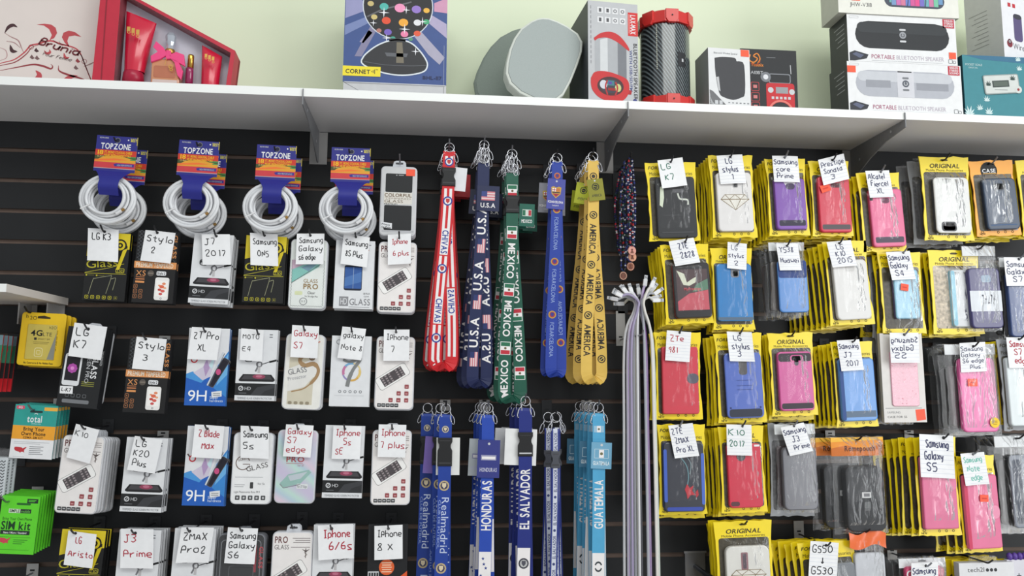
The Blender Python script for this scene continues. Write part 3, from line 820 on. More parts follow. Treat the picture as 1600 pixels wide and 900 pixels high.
RED = 'inkred'
#        kind, look, cx, top, roll, n, tag(hole, TL, TR, BL, lines, ink)
LEFT = [
 (R1, [('glass9','black and yellow glass box',172,364,2.0,2,(163,362),(137,356),(185,359),(142,406),[('LG K3',6,24)],'ink'),
       ('xs','black mesh patterned box with orange band',248,361,2.0,2,(246,363),(227,359),(274,364),(219,407),['Stylo',('2',12,5)],'ink'),
       ('micro','white box with a microscope picture',335,366,2.5,4,(338,369),(315,366),(359,366),(317,414),['J7','2017'],'ink'),
       ('glass9','black and yellow glass box',417,369,1.5,3,(413,368),(391,364),(434,366),(393,414),['Samsung',('ON5',10,16)],'ink'),
       ('gpro','clear blister with teal slanted phone print',484,374,1.0,2,(485,368),(464,365),(507,365),(462,413),['Samsung','Galaxy',('s6 edge',4,24)],'ink'),
       ('hdglass','white box with a blue phone and HD print',556,376,1.0,3,(556,370),(537,365),(578,371),(532,412),['Samsung',('8S Plus',6,26)],'ink'),
       ('pro','white blister with a tilted phone print',622,378,.6,2,(624,372),(606,367),(642,365),(606,414),[('Iphone',7,27),('6 plus',9,27)],RED)]),
 (R2, [('kglass','black box with a white phone and pink flower',139,512,5.0,2,(138,514),(117,504),(168,511),(107,556),['LG','K7'],'ink'),
       ('xs','black mesh patterned box with orange band',236,529,2.5,2,(228,529),(214,526),(261,530),(207,576),['Stylo',('3',12,6)],'ink'),
       ('nineh','blue and white box with large 9H',328,513,1.0,2,(321,518),(300,511),(346,513),(293,561),['ZT Pro',('XL',12,11)],'ink'),
       ('micro','white box with a microscope picture',404,515,1.0,2,(404,522),(377,513),(412,516),(379,562),['MOTO','E4'],'ink'),
       ('golds','gold and white glass blister',478,522,2.0,2,(476,516),(457,508),(499,510),(454,558),['Galaxy',('S7',4,13)],RED),
       ('note7','white box with a grey seven on a coloured ring',550,525,1.0,2,(550,518),(535,510),(572,514),(527,559),['galaxy','Note 8'],'ink'),
       ('pro','white blister with a tilted phone print',619,526,1.0,2,(619,519),(600,515),(640,515),(599,564),['IPhone',('7',12,5)],'ink')]),
 (R3, [('pro','white blister with a tilted phone print',132,681,3.5,7,(133,670),(119,662),(155,672),(108,715),[('K10',3,22)],'ink'),
       ('micro','white box with a microscope picture',231,684,2.5,3,(225,687),(211,681),(254,687),(199,734),['LG','K20',('Plus',5,20)],'ink'),
       ('nineh','blue and white box with large 9H',326,666,1.5,2,(324,670),(305,663),(351,666),(300,714),[('Z Blade',6,28),('Max',12,16)],RED),
       ('gscreen','white blister with a round screen logo',397,676,1.0,2,(393,672),(376,665),(420,667),(376,715),['Samsung','5s'],'ink'),
       ('iris','pale iridescent blister',466,672,1.5,2,(466,670),(447,663),(490,665),(442,713),['Galaxy','S7','edge'],RED),
       ('micro','white box with a microscope picture',540,665,1.5,2,(539,670),(521,665),(565,666),(518,717),['Iphone',('5s',16,10),('SE',5,10)],RED),
       ('pro','white blister with a tilted phone print',613,672,.6,2,(613,670),(592,663),(635,664),(590,714),['Iphone','7 plus'],RED)]),
 (R4, [('glass9','black and yellow glass box',132,828,3.5,3,(118,833),(107,829),(151,835),(101,882),[('LG',12,8),'Aristo'],RED),
       ('micro','white box with a microscope picture',220,828,2.0,5,(211,833),(189,826),(240,827),(189,887),['J3','Prime'],RED),
       ('micro','white box with a microscope picture',306,826,2.0,5,(297,830),(284,824),(335,824),(270,878),['ZMAX','Pro2'],'ink'),
       ('darkclam','dark clamshell pack',378,834,1.0,3,(378,829),(356,824),(403,826),(350,880),['Samsung','Galaxy','S6'],'ink'),
       ('pro','white blister with a tilted phone print',458,831,.8,2,None,None,None,None,None,None),
       ('micro','white box with a microscope picture',522,820,.5,2,(518,826),(497,821),(552,818),(498,875),[('Iphone',6,30),('6/6s',12,26)],RED),
       ('badgebox','black box with an orange disc',607,819,.3,2,(607,826),(585,822),(629,820),(585,875),['IPhone','8 X'],'ink')]),
]
def left_wall():
    for row, L in LEFT:
        for i, (kn, look, cx, ty, roll, n, hole, TL, TR, BL, lines, ink) in enumerate(L):
            nth = ORD[i]+' hook'
            lookc = look
            stack(kn, lookc, cx, ty, nth, row, n+(kn == 'kglass'), roll, alt=['kglass','pro'] if kn == 'kglass' else None, name='blister_screen_protector' if kn in ('pro','gpro','golds','iris','gscreen','darkclam') else 'boxed_screen_protector')
            if hole:
                ptag(hole[0], hole[1], TL, TR, BL, lines, 'white paper tag with %s writing, %s, %s' % ('red' if ink == RED else 'black', nth, row), ink)
                hook(hole[0], hole[1], 'dark wire display hook, %s, %s' % (nth, row), above=look.startswith(('white box with a micro','black mesh')) and row in (R2, R3) and i < 2, lp=look.startswith(('white box with a micro','black mesh')) and row in (R2, R3) and i < 2)
            else:
                hook(cx, ty-6, 'dark wire display hook without a tag, %s, %s' % (nth, row))
    # above the seventh hook of the top row
    for i in range(3):
        put('colorful', 'blister_screen_protector', 'white blister with two black windows and an orange sticker, below a pale hook' if i == 0 else 'one of the packs behind the blister with two black windows', 'screen protector', 624, 260, -.122, .6,
            group='screen protectors on hooks' if i == 0 else 'packs behind the blister with two black windows', off=(0, .012*i, -.002*i))
    hook(625, 254, 'pale metal hook holding the blister with two black windows', light=True, rise=.014)
    # SIM cards at the left edge
    for i in range(3):
        put('sim4g', 'sim_card_pack', 'yellow SIM card pack with a clear window, front of its hook' if i == 0 else 'one of the yellow SIM card packs behind the front one', 'sim card', 70, 489, -.10, 2.5,
            group='yellow SIM card packs', off=(.002*i, .02*i, -.002*i))
    hook(46, 488, 'dark hook holding the yellow SIM card packs', Y=-.105)
    for i in range(5):
        put('total', 'sim_card_pack', 'teal, orange and white SIM kit card, front of its stack' if i == 0 else 'one of the teal SIM kit cards behind the front one', 'sim card', 58, 633, -.12, 3.0,
            group='teal SIM kit cards', off=(0, .015*i, .0005*i))
    hook(52, 640, 'grey hook holding the teal SIM kit cards', Y=-.125, light=True, above=True)
    for i in range(7):
        put('green', 'sim_card_pack', 'bright green SIM kit card, front of its stack' if i == 0 else 'one of the green SIM kit cards behind the front one', 'sim card', 34, 775, -.13, 3.2,
            group='green SIM kit cards', off=(0, .0125*i, .0006*i), )
    hook(12, 784, 'grey hook holding the green SIM kit cards', Y=-.135, light=True)
    hook(16, 912, 'hook with its plate showing below the green SIM kit cards', Y=-.10, light=True, above=True)
    for i in range(4):
        put('redcard', 'sim_card_pack', 'one of the red and grey cards cut off at the left edge', 'sim card', -25, 522, -.13, 2.5,
            group='red and grey cards at the left edge', off=(.006*i*0, .02*i, 0))
    hook(-28, 527, 'hook of the red and grey cards at the left edge', Y=-.135)
    for i in range(3):
        put('chevron', 'bagged_phone_case', 'one of the bagged cases with a black and white zigzag pattern', 'phone case', -14, 701, -.13, 2.0,
            group='zigzag patterned cases at the left edge', off=(.001*i, .016*i, 0))
    hook(-16, 705, 'hook of the zigzag patterned cases at the left edge', Y=-.135)
    for px, py in ((78, 627), (49, 890)): 
        p = at(px, py, -.003)
left_wall()
# ================================================================== white cable coils with header cards
def k_coil(part, w, h):
    b = part('header_card'); B1 = (44,46,132); b.box(-33, 0, 33, 61, -.8, 0, B1, (150,150,160))
    b.rect(-33, 24, 33, 34, .1, (206,60,44)); b.rect(-33, 34, 33, 44, .1, (70,80,44)); b.poly([(-33,44),(-20,36),(2,33),(33,39),(33,45),(-33,47)], .15, (226,160,50)); b.poly([(-33,41),(0,38),(20,40),(-33,44)], .2, (240,120,50))
    b.rect(20, 34, 33, 36, .2, (60,150,80)); b.rect(24, 38, 33, 40, .2, (60,150,80))
    b.rect(-33, 45, 33, 55, .2, (206,62,70)); b.poly([(-2,48),(2,46.5),(31,46.5),(31,51.5),(0,51.5)], .3, (60,50,140)); b.text('HIGH PERFORMANCE', 16, 50.6, 2.6, .4, 'lgrey', w=24, al='c')
    b.rect(-33, 55, 33, 56, .3, (190,170,170)); b.rect(-33, 56, 33, 61, .3, B1)
    b.disc(1, 7, 4, .2, (26,28,60), 14); b.ring(1, 7, 3.4, 4.4, .3, 'grey', 14)
    b.text('RG 59/U SERIES', -28, 5, 2.2, .2, 'lgrey', True, w=14); b.text('BEST', 22, 8, 4, .2, (226,214,80), True, w=10); b.text('QUALITY', 21, 4, 2, .2, (226,214,80), w=10); b.disc(18, 5.5, 1.3, .2, 'white', 8)
    b.rect(32, 0, 33, 14, .3, (210,190,60))
    b.text('TOPZONE', -1, 22.5, 9.5, .3, 'white', True, w=48, al='c')
    b.text('18', -29, 32.5, 7, .4, (246,190,40), True, w=9); b.text('FT. MONO COAXIAL CABLE', -18, 30, 4, .4, (246,190,40), True, w=44); b.text('RELIEF WITH CONNECTORS', -18, 35, 3.6, .4, (246,190,40), True, w=42); b.text('(5.4m)', -29, 37, 3, .4, (236,200,120), w=10)
    n = part('card_band'); B2 = (40,44,138)
    n.grid(lambda i, j: (-2*j+(i-.5)*(60-28*min(1, j*2.4)**.7), 60+42*j, .2+14*math.sin(math.pi*min(1,j*1.5)*.5)*(1-.7*max(0, j-.72)/.28)), 8, 12, B2)
    c = part('cable_coil'); Wc = M((222,223,226), .3, 0, .04, 60, .5, .3)
    rnd = random.Random(5)
    for t in range(9):
        rr = 28+(t % 4)*4.1+rnd.uniform(-.6,.6); dd = -7+(t//4)*7+rnd.uniform(-1,1)+(t % 2)*2; ph = rnd.uniform(0, 6)
        ox = rnd.uniform(-1.4,1.4)-5; oy = 107+rnd.uniform(-1.4,1.4)
        c.tube([(ox+rr*1.06*math.cos(a)+.5*math.cos(3*a+ph), oy+rr*.98*math.sin(a), dd+1.2*math.sin(2*a+ph)) for a in [2*math.pi*q/40 for q in range(40)]], 2.9, Wc, 8, closed=True)
    f = part('plug'); f.T = lambda x, y, d: (-5+28*math.cos(.62)+x, 107+28*math.sin(.62)+y, 9+d)
    f.tube([(9,1,0),(5,4,0)], 2.4, M((190,150,90), .3, .9), 8); f.tube([(5,4,0),(-3,10,0)], 3.0, M((224,224,226), .4), 8); f.T = None
    f2 = part('cable_tie'); f2.tube([(-5+38*math.cos(2.6)*k_+.0, 107+38*math.sin(2.6)*k_, 11) for k_ in (.66, .8, 1.0, 1.12)], 1.4, M('white'), 5)
kind('coil', 66, 142, k_coil)
CN = ['leftmost of four on the wall', 'second of four from the left', 'third of four from the left', 'rightmost of four on the wall']
for i, (cx, ty, rl) in enumerate(((182,213,2.5), (310,220,2.0), (431,227,1.2), (547,231,.6))):
    for j in range(2):
        put('coil', 'cable_coil', ('front white cable coil with blue header card, %s' if j == 0 else 'rear white cable coil mostly behind another, %s') % CN[i], 'cable', cx, ty, -.155, rl, k=.98,
            group='white cable coils with header cards', off=(.003+.004*j, .055*j, -.014*j))
    hook(cx-1, ty+7, 'dark hook holding the white cable coil, %s' % CN[i], Y=-.157, ext=.012, rise=.004)

# ================================================================== lanyards
def frames(path, ang):
    P = [Vector(p) for p in path]; n = len(P); W = []; N = []; L = [0.0]
    for i in range(n):
        a = R(ang[i]); t = (P[min(i+1,n-1)]-P[max(i-1,0)]).normalized()
        wv = Vector((math.cos(a), 0, math.sin(a))); wv = (wv-t*wv.dot(t)).normalized()
        W.append(wv); N.append(wv.cross(t)); 
        if i: L.append(L[-1]+(P[i]-P[i-1]).length)
    return P, W, N, L
def ribbon(b, path, ang, w, m, th=.5):
    P, W, N, L = frames(path, ang); pts = []; fs = []
    for i in range(len(P)):
        for sx, sn in ((-1,-1),(1,-1),(1,1),(-1,1)):
            pts.append(tuple(P[i]+W[i]*(sx*w/2)+N[i]*(sn*th/2)))
        if i: fs += [[4*i-4+j, 4*i-4+(j+1) % 4, 4*i+(j+1) % 4, 4*i+j] for j in range(4)]
    b.add(pts, fs, m)
    def T(x, y, d):
        y = max(0, min(L[-1]-1e-4, y)); k = 0
        lo, hi = 0, len(L)-1
        while hi-lo > 1:
            mid = (lo+hi)//2
            if L[mid] <= y: lo = mid
            else: hi = mid
        q = (y-L[lo])/max(L[hi]-L[lo], 1e-6)
        p = P[lo].lerp(P[hi], q); wv = W[lo].lerp(W[hi], q); nv = N[lo].lerp(N[hi], q)
        if nv.z < 0: nv = -nv
        return tuple(p+wv*x+nv*(th/2+.12+d))
    return T, L[-1]
def clasp(b, x, y, m, s=1.0, a=0.0):
    ca, sa = math.cos(R(a)), math.sin(R(a))
    f = lambda px, py, d=0: (x+(px*ca-py*sa)*s, y+(px*sa+py*ca)*s, d)
    b.tube([f(0,0),f(0,5)], 1.1*s, m, 6); b.tube([f(2.6*math.cos(t)+0, 12+7*math.sin(t), 1) for t in [2*math.pi*q/14 for q in range(14)]], .8*s, m, 5, closed=True); b.tube([f(-2.2,8,1.5),(f(-2.2,15,1.5))], 1.1*s, m, 5)
def lanyard(spec, name, label, hx, hy, Y, roll, group, off=(0,0,0), var=0, yaw=0, proto={}):
    """key ring, clasps, short strap, buckle, long neck loop, hang tag"""
    key = (spec['id'], var)
    p = at(hx, hy, Y)
    if key not in proto:
        u = scale_at(hx, hy+150, Y); S = spec; parts = []
        rnd = random.Random(spec['id']+str(var))
        def part(nm):
            b = MB(u); parts.append((nm, b)); return b
        b = part('key_ring')
        b.tube([(7.5*math.cos(a), 4.7+7.5*math.sin(a), .8*math.sin(a)) for a in [2*math.pi*q/20 for q in range(20)]], .9, chrome(), 6, closed=True)
        b = part('clasp'); clasp(b, -6, 9, chrome(), 1.15, 14+var*5)
        if var != 1: b = part('clasp'); clasp(b, 7, 9, chrome(), 1.1, -16)
        col = S['col']; w = S['w']; y0 = S.get('y0', 11)
        if S.get('extra'):                      # a chain of clasps above the strap
            b = part('swivel'); clasp(b, 0, 2, chrome(), 1.5, 4); clasp(b, 2, 14, chrome(), 1.4, -8)
            b.tube([(8*math.cos(a), 28+7*math.sin(a), 1+.8*math.sin(a)) for a in [2*math.pi*q/20 for q in range(20)]], .9, chrome(), 6, closed=True)
        yb, yn, L = S['yb'], S['yn'], S['L']
        b = part('short_strap'); T, ln = ribbon(b, [(0,y0,0),(0,y0+4,1.2),(0,yb-2,1.6),(0,yb+2,1.2)], [0]*4, w, col, 1.4); b.T = T
        if S.get('pshort'): S['pshort'](b, ln)
        b.T = None
        if S.get('buckle', True):
            b = part('buckle'); K = S.get('bcol', (30,30,32)); bw = w*.5+1.5
            b.prism([(-bw,yb),(bw,yb),(bw,yb+6),(bw-2.5,yb+11),(bw-2.5,yb+15),(bw,yb+20),(bw,yn),(-bw,yn),(-bw,yb+20),(-bw+2.5,yb+15),(-bw+2.5,yb+11),(-bw,yb+6)], -1, 4, K, None, 1.0)
            b.rect(-bw+2, yn-6, bw-2, yn-4, 4.2, 'lgrey' if S['id'] in ('salv',) else (60,60,62)); b.rect(-bw+3, yb+4, bw-3, yb+5, 4.2, (60,60,62))
        # long loop
        dx = S.get('dx', 12)*(1 if var != 1 else -1)+rnd.uniform(-2, 2); dd = S.get('dd', -9); sw = S.get('sway', 0)
        H = L-yn; n1 = 16; path = []; ang = []; fa = 0
        for i in range(n1+1):                    # front strand, down
            q = i/n1; e = q*q*(3-2*q)
            path.append((sw*e-dx*.5*e, yn-4+(H-8)*q, 1.5+e*2)); ang.append(fa*max(0,(q-.55)/.45)**1.5)
        x0, yy, d0 = path[-1]; x1 = sw+dx*.5; d1 = d0+dd; rr_ = math.hypot(dx, dd)/2
        for i in range(1, 8):
            a = math.pi*i/8; path.append(((x0+x1)/2-(x1-x0)/2*math.cos(a), yy+rr_*math.sin(a), (d0+d1)/2-(d1-d0)/2*math.cos(a))); ang.append(fa)
        for i in range(n1+1):
            q = 1-i/n1; e = q*q*(3-2*q)
            path.append((x1*e, yn-4+(H-8)*q, -1.5+(d1+1.5)*e)); ang.append(fa*max(0,(q-.55)/.45)**1.5)
        b = part('neck_strap'); T, ln = ribbon(b, path, ang, w, S.get('col2', col) if var == 2 else col, 1.2); b.T = T
        if S.get('pneck'): S['pneck'](b, H, ln, var)
        b.T = None
        if S.get('card') and var in S.get('cardvars', (0,1,2,3)):
            cx, cy, cw, ch, ca, fn, cc = S['card']
            b = part('hang_tag'); cc2 = S.get('cardback', cc) if var else cc
            cx2 = cx+(0 if var == 0 else (-9 if var == 1 else 8)); d0 = 5 if S.get('cardfront', True) and var == 0 else -2.4
            ca_ = R(ca if var == 0 else ca*-.6+3); co, si = math.cos(ca_), math.sin(ca_)
            b.T = lambda x, y, d: (cx2+x*co-y*si, cy+x*si+y*co, d0+d+.04*(y/ch)*0)
            b.box(-cw/2, 0, cw/2, ch, -.5, 0, cc2, cc2)
            if fn: fn(b, cw, ch)
            b.T = None
        proto[key] = []
        for nm, bb in parts:
            o = bb.build(nm); proto[key].append((nm, o.data)); bpy.data.objects.remove(o)
    t = thing(name, label, 'lanyard', (p.x+off[0], Y+off[1], p.z+off[2]), roll, group, yaw)
    for nm, me in proto[key]:
        c = bpy.data.objects.new(nm, me); COL.objects.link(c); c.parent = t
    return t
def emblem(b, x, y, r, d, c1, c2, c3):
    b.disc(x, y, r, d, c1, 14); b.disc(x, y, r*.72, d+.05, c2, 12); b.poly([(x-r*.4,y-r*.5),(x+r*.4,y-r*.5),(x+r*.4,y+r*.1),(x,y+r*.55),(x-r*.4,y+r*.1)], d+.1, c3)
BL_, WH = (42,64,150), (236,232,232)
def p_chivas(b, H, ln, var):
    y = 6
    for s0 in (0, ln-H+4):
        yy = s0+8
        while yy < s0+H-12:
            b.strip(-6.2, -2, yy, min(yy+70, s0+H), .0, WH, 8); b.strip(2, 6.2, yy, min(yy+70, s0+H), .0, WH, 8)
            if s0 == 0: emblem(b, 0, yy+20, 7.5, .2, BL_, WH, (190,60,60))
            if yy+112 < s0+H+8:
                b.strip(-6.2, 6.2, yy+64, yy+106, .05, WH, 6); b.text('CHIVAS', -4.5, yy+67, 9.2, .15, BL_, True, w=37, rot=90)
            yy += 108
def s_chivas(b, ln):
    b.strip(-6.2, -2, 0, ln, .0, WH, 3); b.strip(2, 6.2, 0, ln, .0, WH, 3); emblem(b, 0, ln*.62, 7, .2, BL_, WH, (190,60,60))
def flag_us(b, x0, y0, x1, y1, d):
    h = (y1-y0)/7
    for i in range(7): b.rect(x0, y0+i*h, x1, y0+(i+1)*h, d, (206,120,130) if i % 2 == 0 else (226,206,206))
    b.rect(x0, y0, x0+(x1-x0)*.42, y0+h*4, d+.1, (60,70,130))
def p_usa(b, H, ln, var):
    for s0 in (0, ln-H):
        yy = s0+28
        while yy+40 < s0+H:
            b.text('U.S.A', 6, yy+47, 12.5, .1, WH, True, w=46, rot=-90)
            b.strip(-5, 7, yy+54, yy+76, .1, (206,128,138), 3)
            for k in range(3): b.rect(-5+1.8+k*3.4, yy+54, -5+3.4+k*3.4, yy+76, .2, (230,212,214))
            b.rect(-5, yy+54, 2, yy+63, .3, (40,52,104))
            yy += 88
def flag_mx(b, y, s=1):
    b.rect(-8, y, 8, y+20, .1, (230,230,230)); b.rect(-7, y+1, 7, y+7, .15, (40,110,80)); b.rect(-7, y+7, 7, y+13, .15, WH); b.rect(-7, y+13, 7, y+19, .15, (190,44,60)); b.disc(0, y+10, 2, .2, (110,90,60), 8)
def p_mex(b, H, ln, var):
    for s0, up in ((0, 0), (ln-H, 1)):
        yy = s0+25
        while yy+60 < s0+H+6:
            flag_mx(b, yy)
            if up or yy > s0+150: b.text('MEXICO', 5, yy+83, 10.5, .1, WH, True, w=55, rot=-90)
            else: b.text('MEXICO', -5, yy+27, 10.5, .1, WH, True, w=55, rot=90)
            yy += 90
def p_barca(b, H, ln, var):
    for s0 in (0, ln-H):
        yy = s0+40
        while yy+60 < s0+H:
            emblem(b, 0, yy+8, 6, .1, (190,150,60), (160,40,70), (50,60,140)); b.text('FCBARCELONA', -3, yy+20, 6, .1, (150,170,220), w=52, rot=90); yy += 82
def p_amer(b, H, ln, var):
    K = (50,44,36)
    for s0 in (0, ln-H):
        yy = s0+20
        while yy+60 < s0+H+10:
            b.ring(0, yy+8, 4.6, 6.2, .1, K, 14); b.disc(0, yy+8, 3.2, .1, K, 10); b.line([(-4,yy+5),(4,yy+11)], 1, .2, (226,196,100)); b.text('AMERICA', -4.5, yy+22, 9.5, .1, K, True, w=48, rot=90); yy += 78
def s_amer(b, ln): b.ring(0, ln*.7, 4.6, 6, .1, (50,44,36), 14); b.disc(0, ln*.7, 3, .1, (50,44,36), 10)
def p_real(b, H, ln, var):
    for s0 in (0, ln-H):
        yy = s0+26
        while yy+90 < s0+H+60:
            emblem(b, 0, yy+8, 8, .1, (190,170,130), (60,60,90), (216,200,170)); b.text('Realmadrid', -3, yy+26, 11, .1, (196,206,232), w=84, rot=90); b.text('CLUB DE FUTBOL', -8, yy+30, 3.6, .1, (150,170,220), w=74, rot=90); yy += 125
def s_real(b, ln): emblem(b, 0, ln*.6, 5.5, .1, (190,180,160), (60,60,90), (216,200,170))
def stars(b, y, n, c):
    rnd = random.Random(3)
    for k in range(n):
        x = rnd.uniform(-6,6); yy = y+k*8+rnd.uniform(-2,2); b.poly([(x+2.8*(1 if q % 2 == 0 else .42)*math.sin(q*math.pi/5), yy-2.8*(1 if q % 2 == 0 else .42)*math.cos(q*math.pi/5)) for q in range(10)], .2, c)
def p_hond(b, H, ln, var):
    b.strip(-9.4, 9.4, 168, 260, .05, WH, 8); stars(b, 178, 9, (50,70,140)); b.text('HONDURAS', 7.3, 136, 14.5, .1, WH, True, w=75, rot=-90)
    b.strip(-9.4, 9.4, ln-200, ln-120, .05, WH, 8); b.text('HONDURAS', 7, ln-20, 13, .1, WH, True, w=78, rot=-90)
def p_salv(b, H, ln, var):
    b.strip(-9.8, 9.8, 142, 220, .05, WH, 8); emblem(b, 0, 165, 8, .2, (60,60,70), (190,190,190), (80,80,90)); b.text('EL SALVADOR', 7, 114, 14, .1, WH, True, w=91, rot=-90); b.text('EL SALVADOR', 7, ln-30, 13, .1, WH, True, w=96, rot=-90)
def p_guat(b, H, ln, var):
    b.strip(-9.4, 9.4, 170, 260, .05, WH, 8); b.ring(0, 190, 4, 6, .2, (60,66,70), 12, 1.3, 20, 160); b.ring(0, 190, 4, 6, .2, (60,66,70), 12, 1.3, 200, 340); b.text('GUATEMALA', 6.5, 134, 13, .1, WH, True, w=73, rot=-90)
    b.strip(-9.4, 9.4, ln-210, ln-120, .05, WH, 8); b.text('GUATEMALA', 6, ln-24, 12, .1, WH, True, w=78, rot=-90)
def s_guat(b, ln): b.rect(-8, ln*.45, 8, ln*.45+10, .1, (150,190,214)); b.rect(-3, ln*.45, 3, ln*.45+10, .15, WH); b.disc(0, ln*.45+5, 1.8, .2, (110,110,90), 8)
def p_thin(b, H, ln, var):
    b.strip(-3.4, 3.4, 0, ln, .05, (206,210,222), 60); yy = 6
    while yy < ln-50:
        b.text('EL SALVADOR', 2.6, yy+34, 4.6, .15, (40,50,110), True, w=34, rot=-90); b.disc(0, yy+42, 2.2, .15, (60,70,120), 8); yy += 50
def c_usa(b, w, h): flag_us(b, -w*.3, h*.22, w*.3, h*.58, .1); b.text('U.S.A', 0, h*.86, h*.17, .1, WH, True, w=w*.66, al='c')
def c_mex(b, w, h): b.rect(-w*.3, h*.25, w*.3, h*.55, .1, (206,214,206)); b.rect(-w*.28, h*.28, -w*.1, h*.52, .2, (40,110,80)); b.rect(w*.1, h*.28, w*.28, h*.52, .2, (180,50,60)); b.text('MEXICO', 0, h*.84, h*.14, .1, WH, True, w=w*.7, al='c')
def c_barca(b, w, h):
    b.poly([(-8,h*.28),(-4,h*.25),(0,h*.29),(4,h*.25),(8,h*.28),(7,h*.5),(0,h*.64),(-7,h*.5)], .1, (200,160,60)); b.rect(-6, h*.31, -.3, h*.42, .2, WH); b.rect(-3.6, h*.31, -2.6, h*.42, .3, 'crimson'); b.rect(-6, h*.36, -.3, h*.38, .3, 'crimson')
    for k in range(3): b.rect(.3+k*2, h*.31, 1.3+k*2, h*.42, .2, 'crimson')
    b.poly([(-5.6,h*.49),(5.6,h*.49),(0,h*.6)], .2, (160,40,70)); b.rect(-6, h*.43, 6, h*.47, .2, (60,50,60))
    b.text('FCBARCELONA', 0, h*.8, h*.07, .1, WH, True, w=w*.86, al='c'); b.text('Lanyard', 0, h*.9, h*.05, .1, WH, w=w*.34, al='c'); b.disc(0, h*.08, 1.6, .1, 'lgrey', 8)
def c_amer(b, w, h): b.ring(0, h*.36, 4.6, 5.8, .1, 'black', 16); b.disc(0, h*.36, 3.4, .1, 'black', 12); b.line([(-4,h*.33),(4,h*.4)], 1, .2, (150,146,50)); b.text('AMERICA', 0, h*.83, h*.13, .1, 'dark', w=w*.62, al='c'); b.disc(0, h*.08, 1.4, .1, 'lgrey', 8)
def c_hond(b, w, h): b.rect(-w*.34, h*.4, w*.34, h*.54, .1, (150,150,180)); b.rect(-w*.3, h*.44, w*.3, h*.51, .2, WH); b.text('HONDURAS', 0, h*.84, h*.1, .1, (190,190,210), True, w=w*.76, al='c'); b.disc(0, h*.1, 2, .1, 'lgrey', 8)
def c_guat(b, w, h): b.rro(-w*.34, h*.26, w*.34, h*.6, .5, .8, .1, (190,214,226)); b.rect(-w*.12, h*.28, w*.12, h*.58, .1, WH); b.disc(0, h*.43, 2.4, .2, (110,110,80), 8); b.text('GUATEMALA', 0, h*.86, h*.14, .1, (226,236,240), True, w=w*.8, al='c'); b.disc(0, h*.1, 2, .1, 'lgrey', 8)
LAN = dict(
 chiv=dict(id='chiv', col=(206,36,44), w=19, yb=38, yn=68, L=352, dx=25, dd=-8, pneck=p_chivas, pshort=s_chivas, card=(17,36,25,38,4,None,(226,226,230)), cardback=(190,48,56), cardfront=False),
 usa=dict(id='usa', col=(27,36,78), w=18, y0=34, yb=74, yn=78, L=382, extra=1, buckle=False, dx=23, dd=-10, pneck=p_usa, card=(8,72,35,40,1,c_usa,(36,42,76)), cardback=(38,44,70)),
 mex=dict(id='mex', col=(28,88,70), w=19, y0=36, yb=72, yn=100, L=388, extra=1, dx=25, dd=-12, pneck=p_mex, card=(24,84,24,36,2,c_mex,(30,96,80)), cardfront=False, pshort=lambda b, ln: flag_mx(b, ln*.5)),
 barca=dict(id='barca', col=(36,62,156), col2=(206,60,112), w=17, yb=40, yn=44, L=346, buckle=False, dx=15, dd=-9, pneck=p_barca, card=(-1,40,28,48,3,c_barca,(72,78,160)), cardback=(150,150,160), pshort=lambda b, ln: emblem(b, 0, ln*.75, 5, .1, (200,120,60), (160,50,70), (60,60,130))),
 amer=dict(id='amer', col=(222,184,88), w=17, yb=46, yn=74, L=352, buckle=False, dx=24, dd=-9, pneck=p_amer, pshort=s_amer, card=(1,42,25,34,-8,c_amer,(140,136,40)), cardback=(196,204,50)),
 real=dict(id='real', col=(30,62,150), w=20, y0=14, yb=50, yn=94, L=360, dx=6, dd=-10, flat=1, pneck=p_real, pshort=s_real, card=(5,50,37,58,0,None,(226,226,224)), cardfront=False, cardback=(110,90,160)),
 hond=dict(id='hond', col=(36,72,172), w=19.5, y0=16, yb=56, yn=60, L=360, buckle=False, dx=8, dd=-10, flat=1, pneck=p_hond, card=(2,54,35,58,1.5,c_hond,(52,58,130)), cardback=(190,196,200)),
 salv=dict(id='salv', col=(30,44,124), w=20.5, y0=16, yb=53, yn=90, L=360, dx=6, dd=-10, flat=1, pneck=p_salv, card=(-6,48,50,56,2,None,(234,234,234)), cardfront=False, cardback=(206,206,208)),
 thin=dict(id='thin', col=(40,54,130), w=11.5, y0=22, yb=56, yn=82, L=360, bcol=(74,76,84), dx=9, dd=-12, pneck=p_thin, pshort=lambda b, ln: p_thin(b, 0, ln+20, 0)),
 guat=dict(id='guat', col=(80,164,206), w=19.5, y0=14, yb=54, yn=58, L=360, buckle=False, dx=7, dd=-10, flat=1, pneck=p_guat, pshort=s_guat, card=(4,58,32,40,2,c_guat,(112,166,196)), cardback=(70,120,150)))
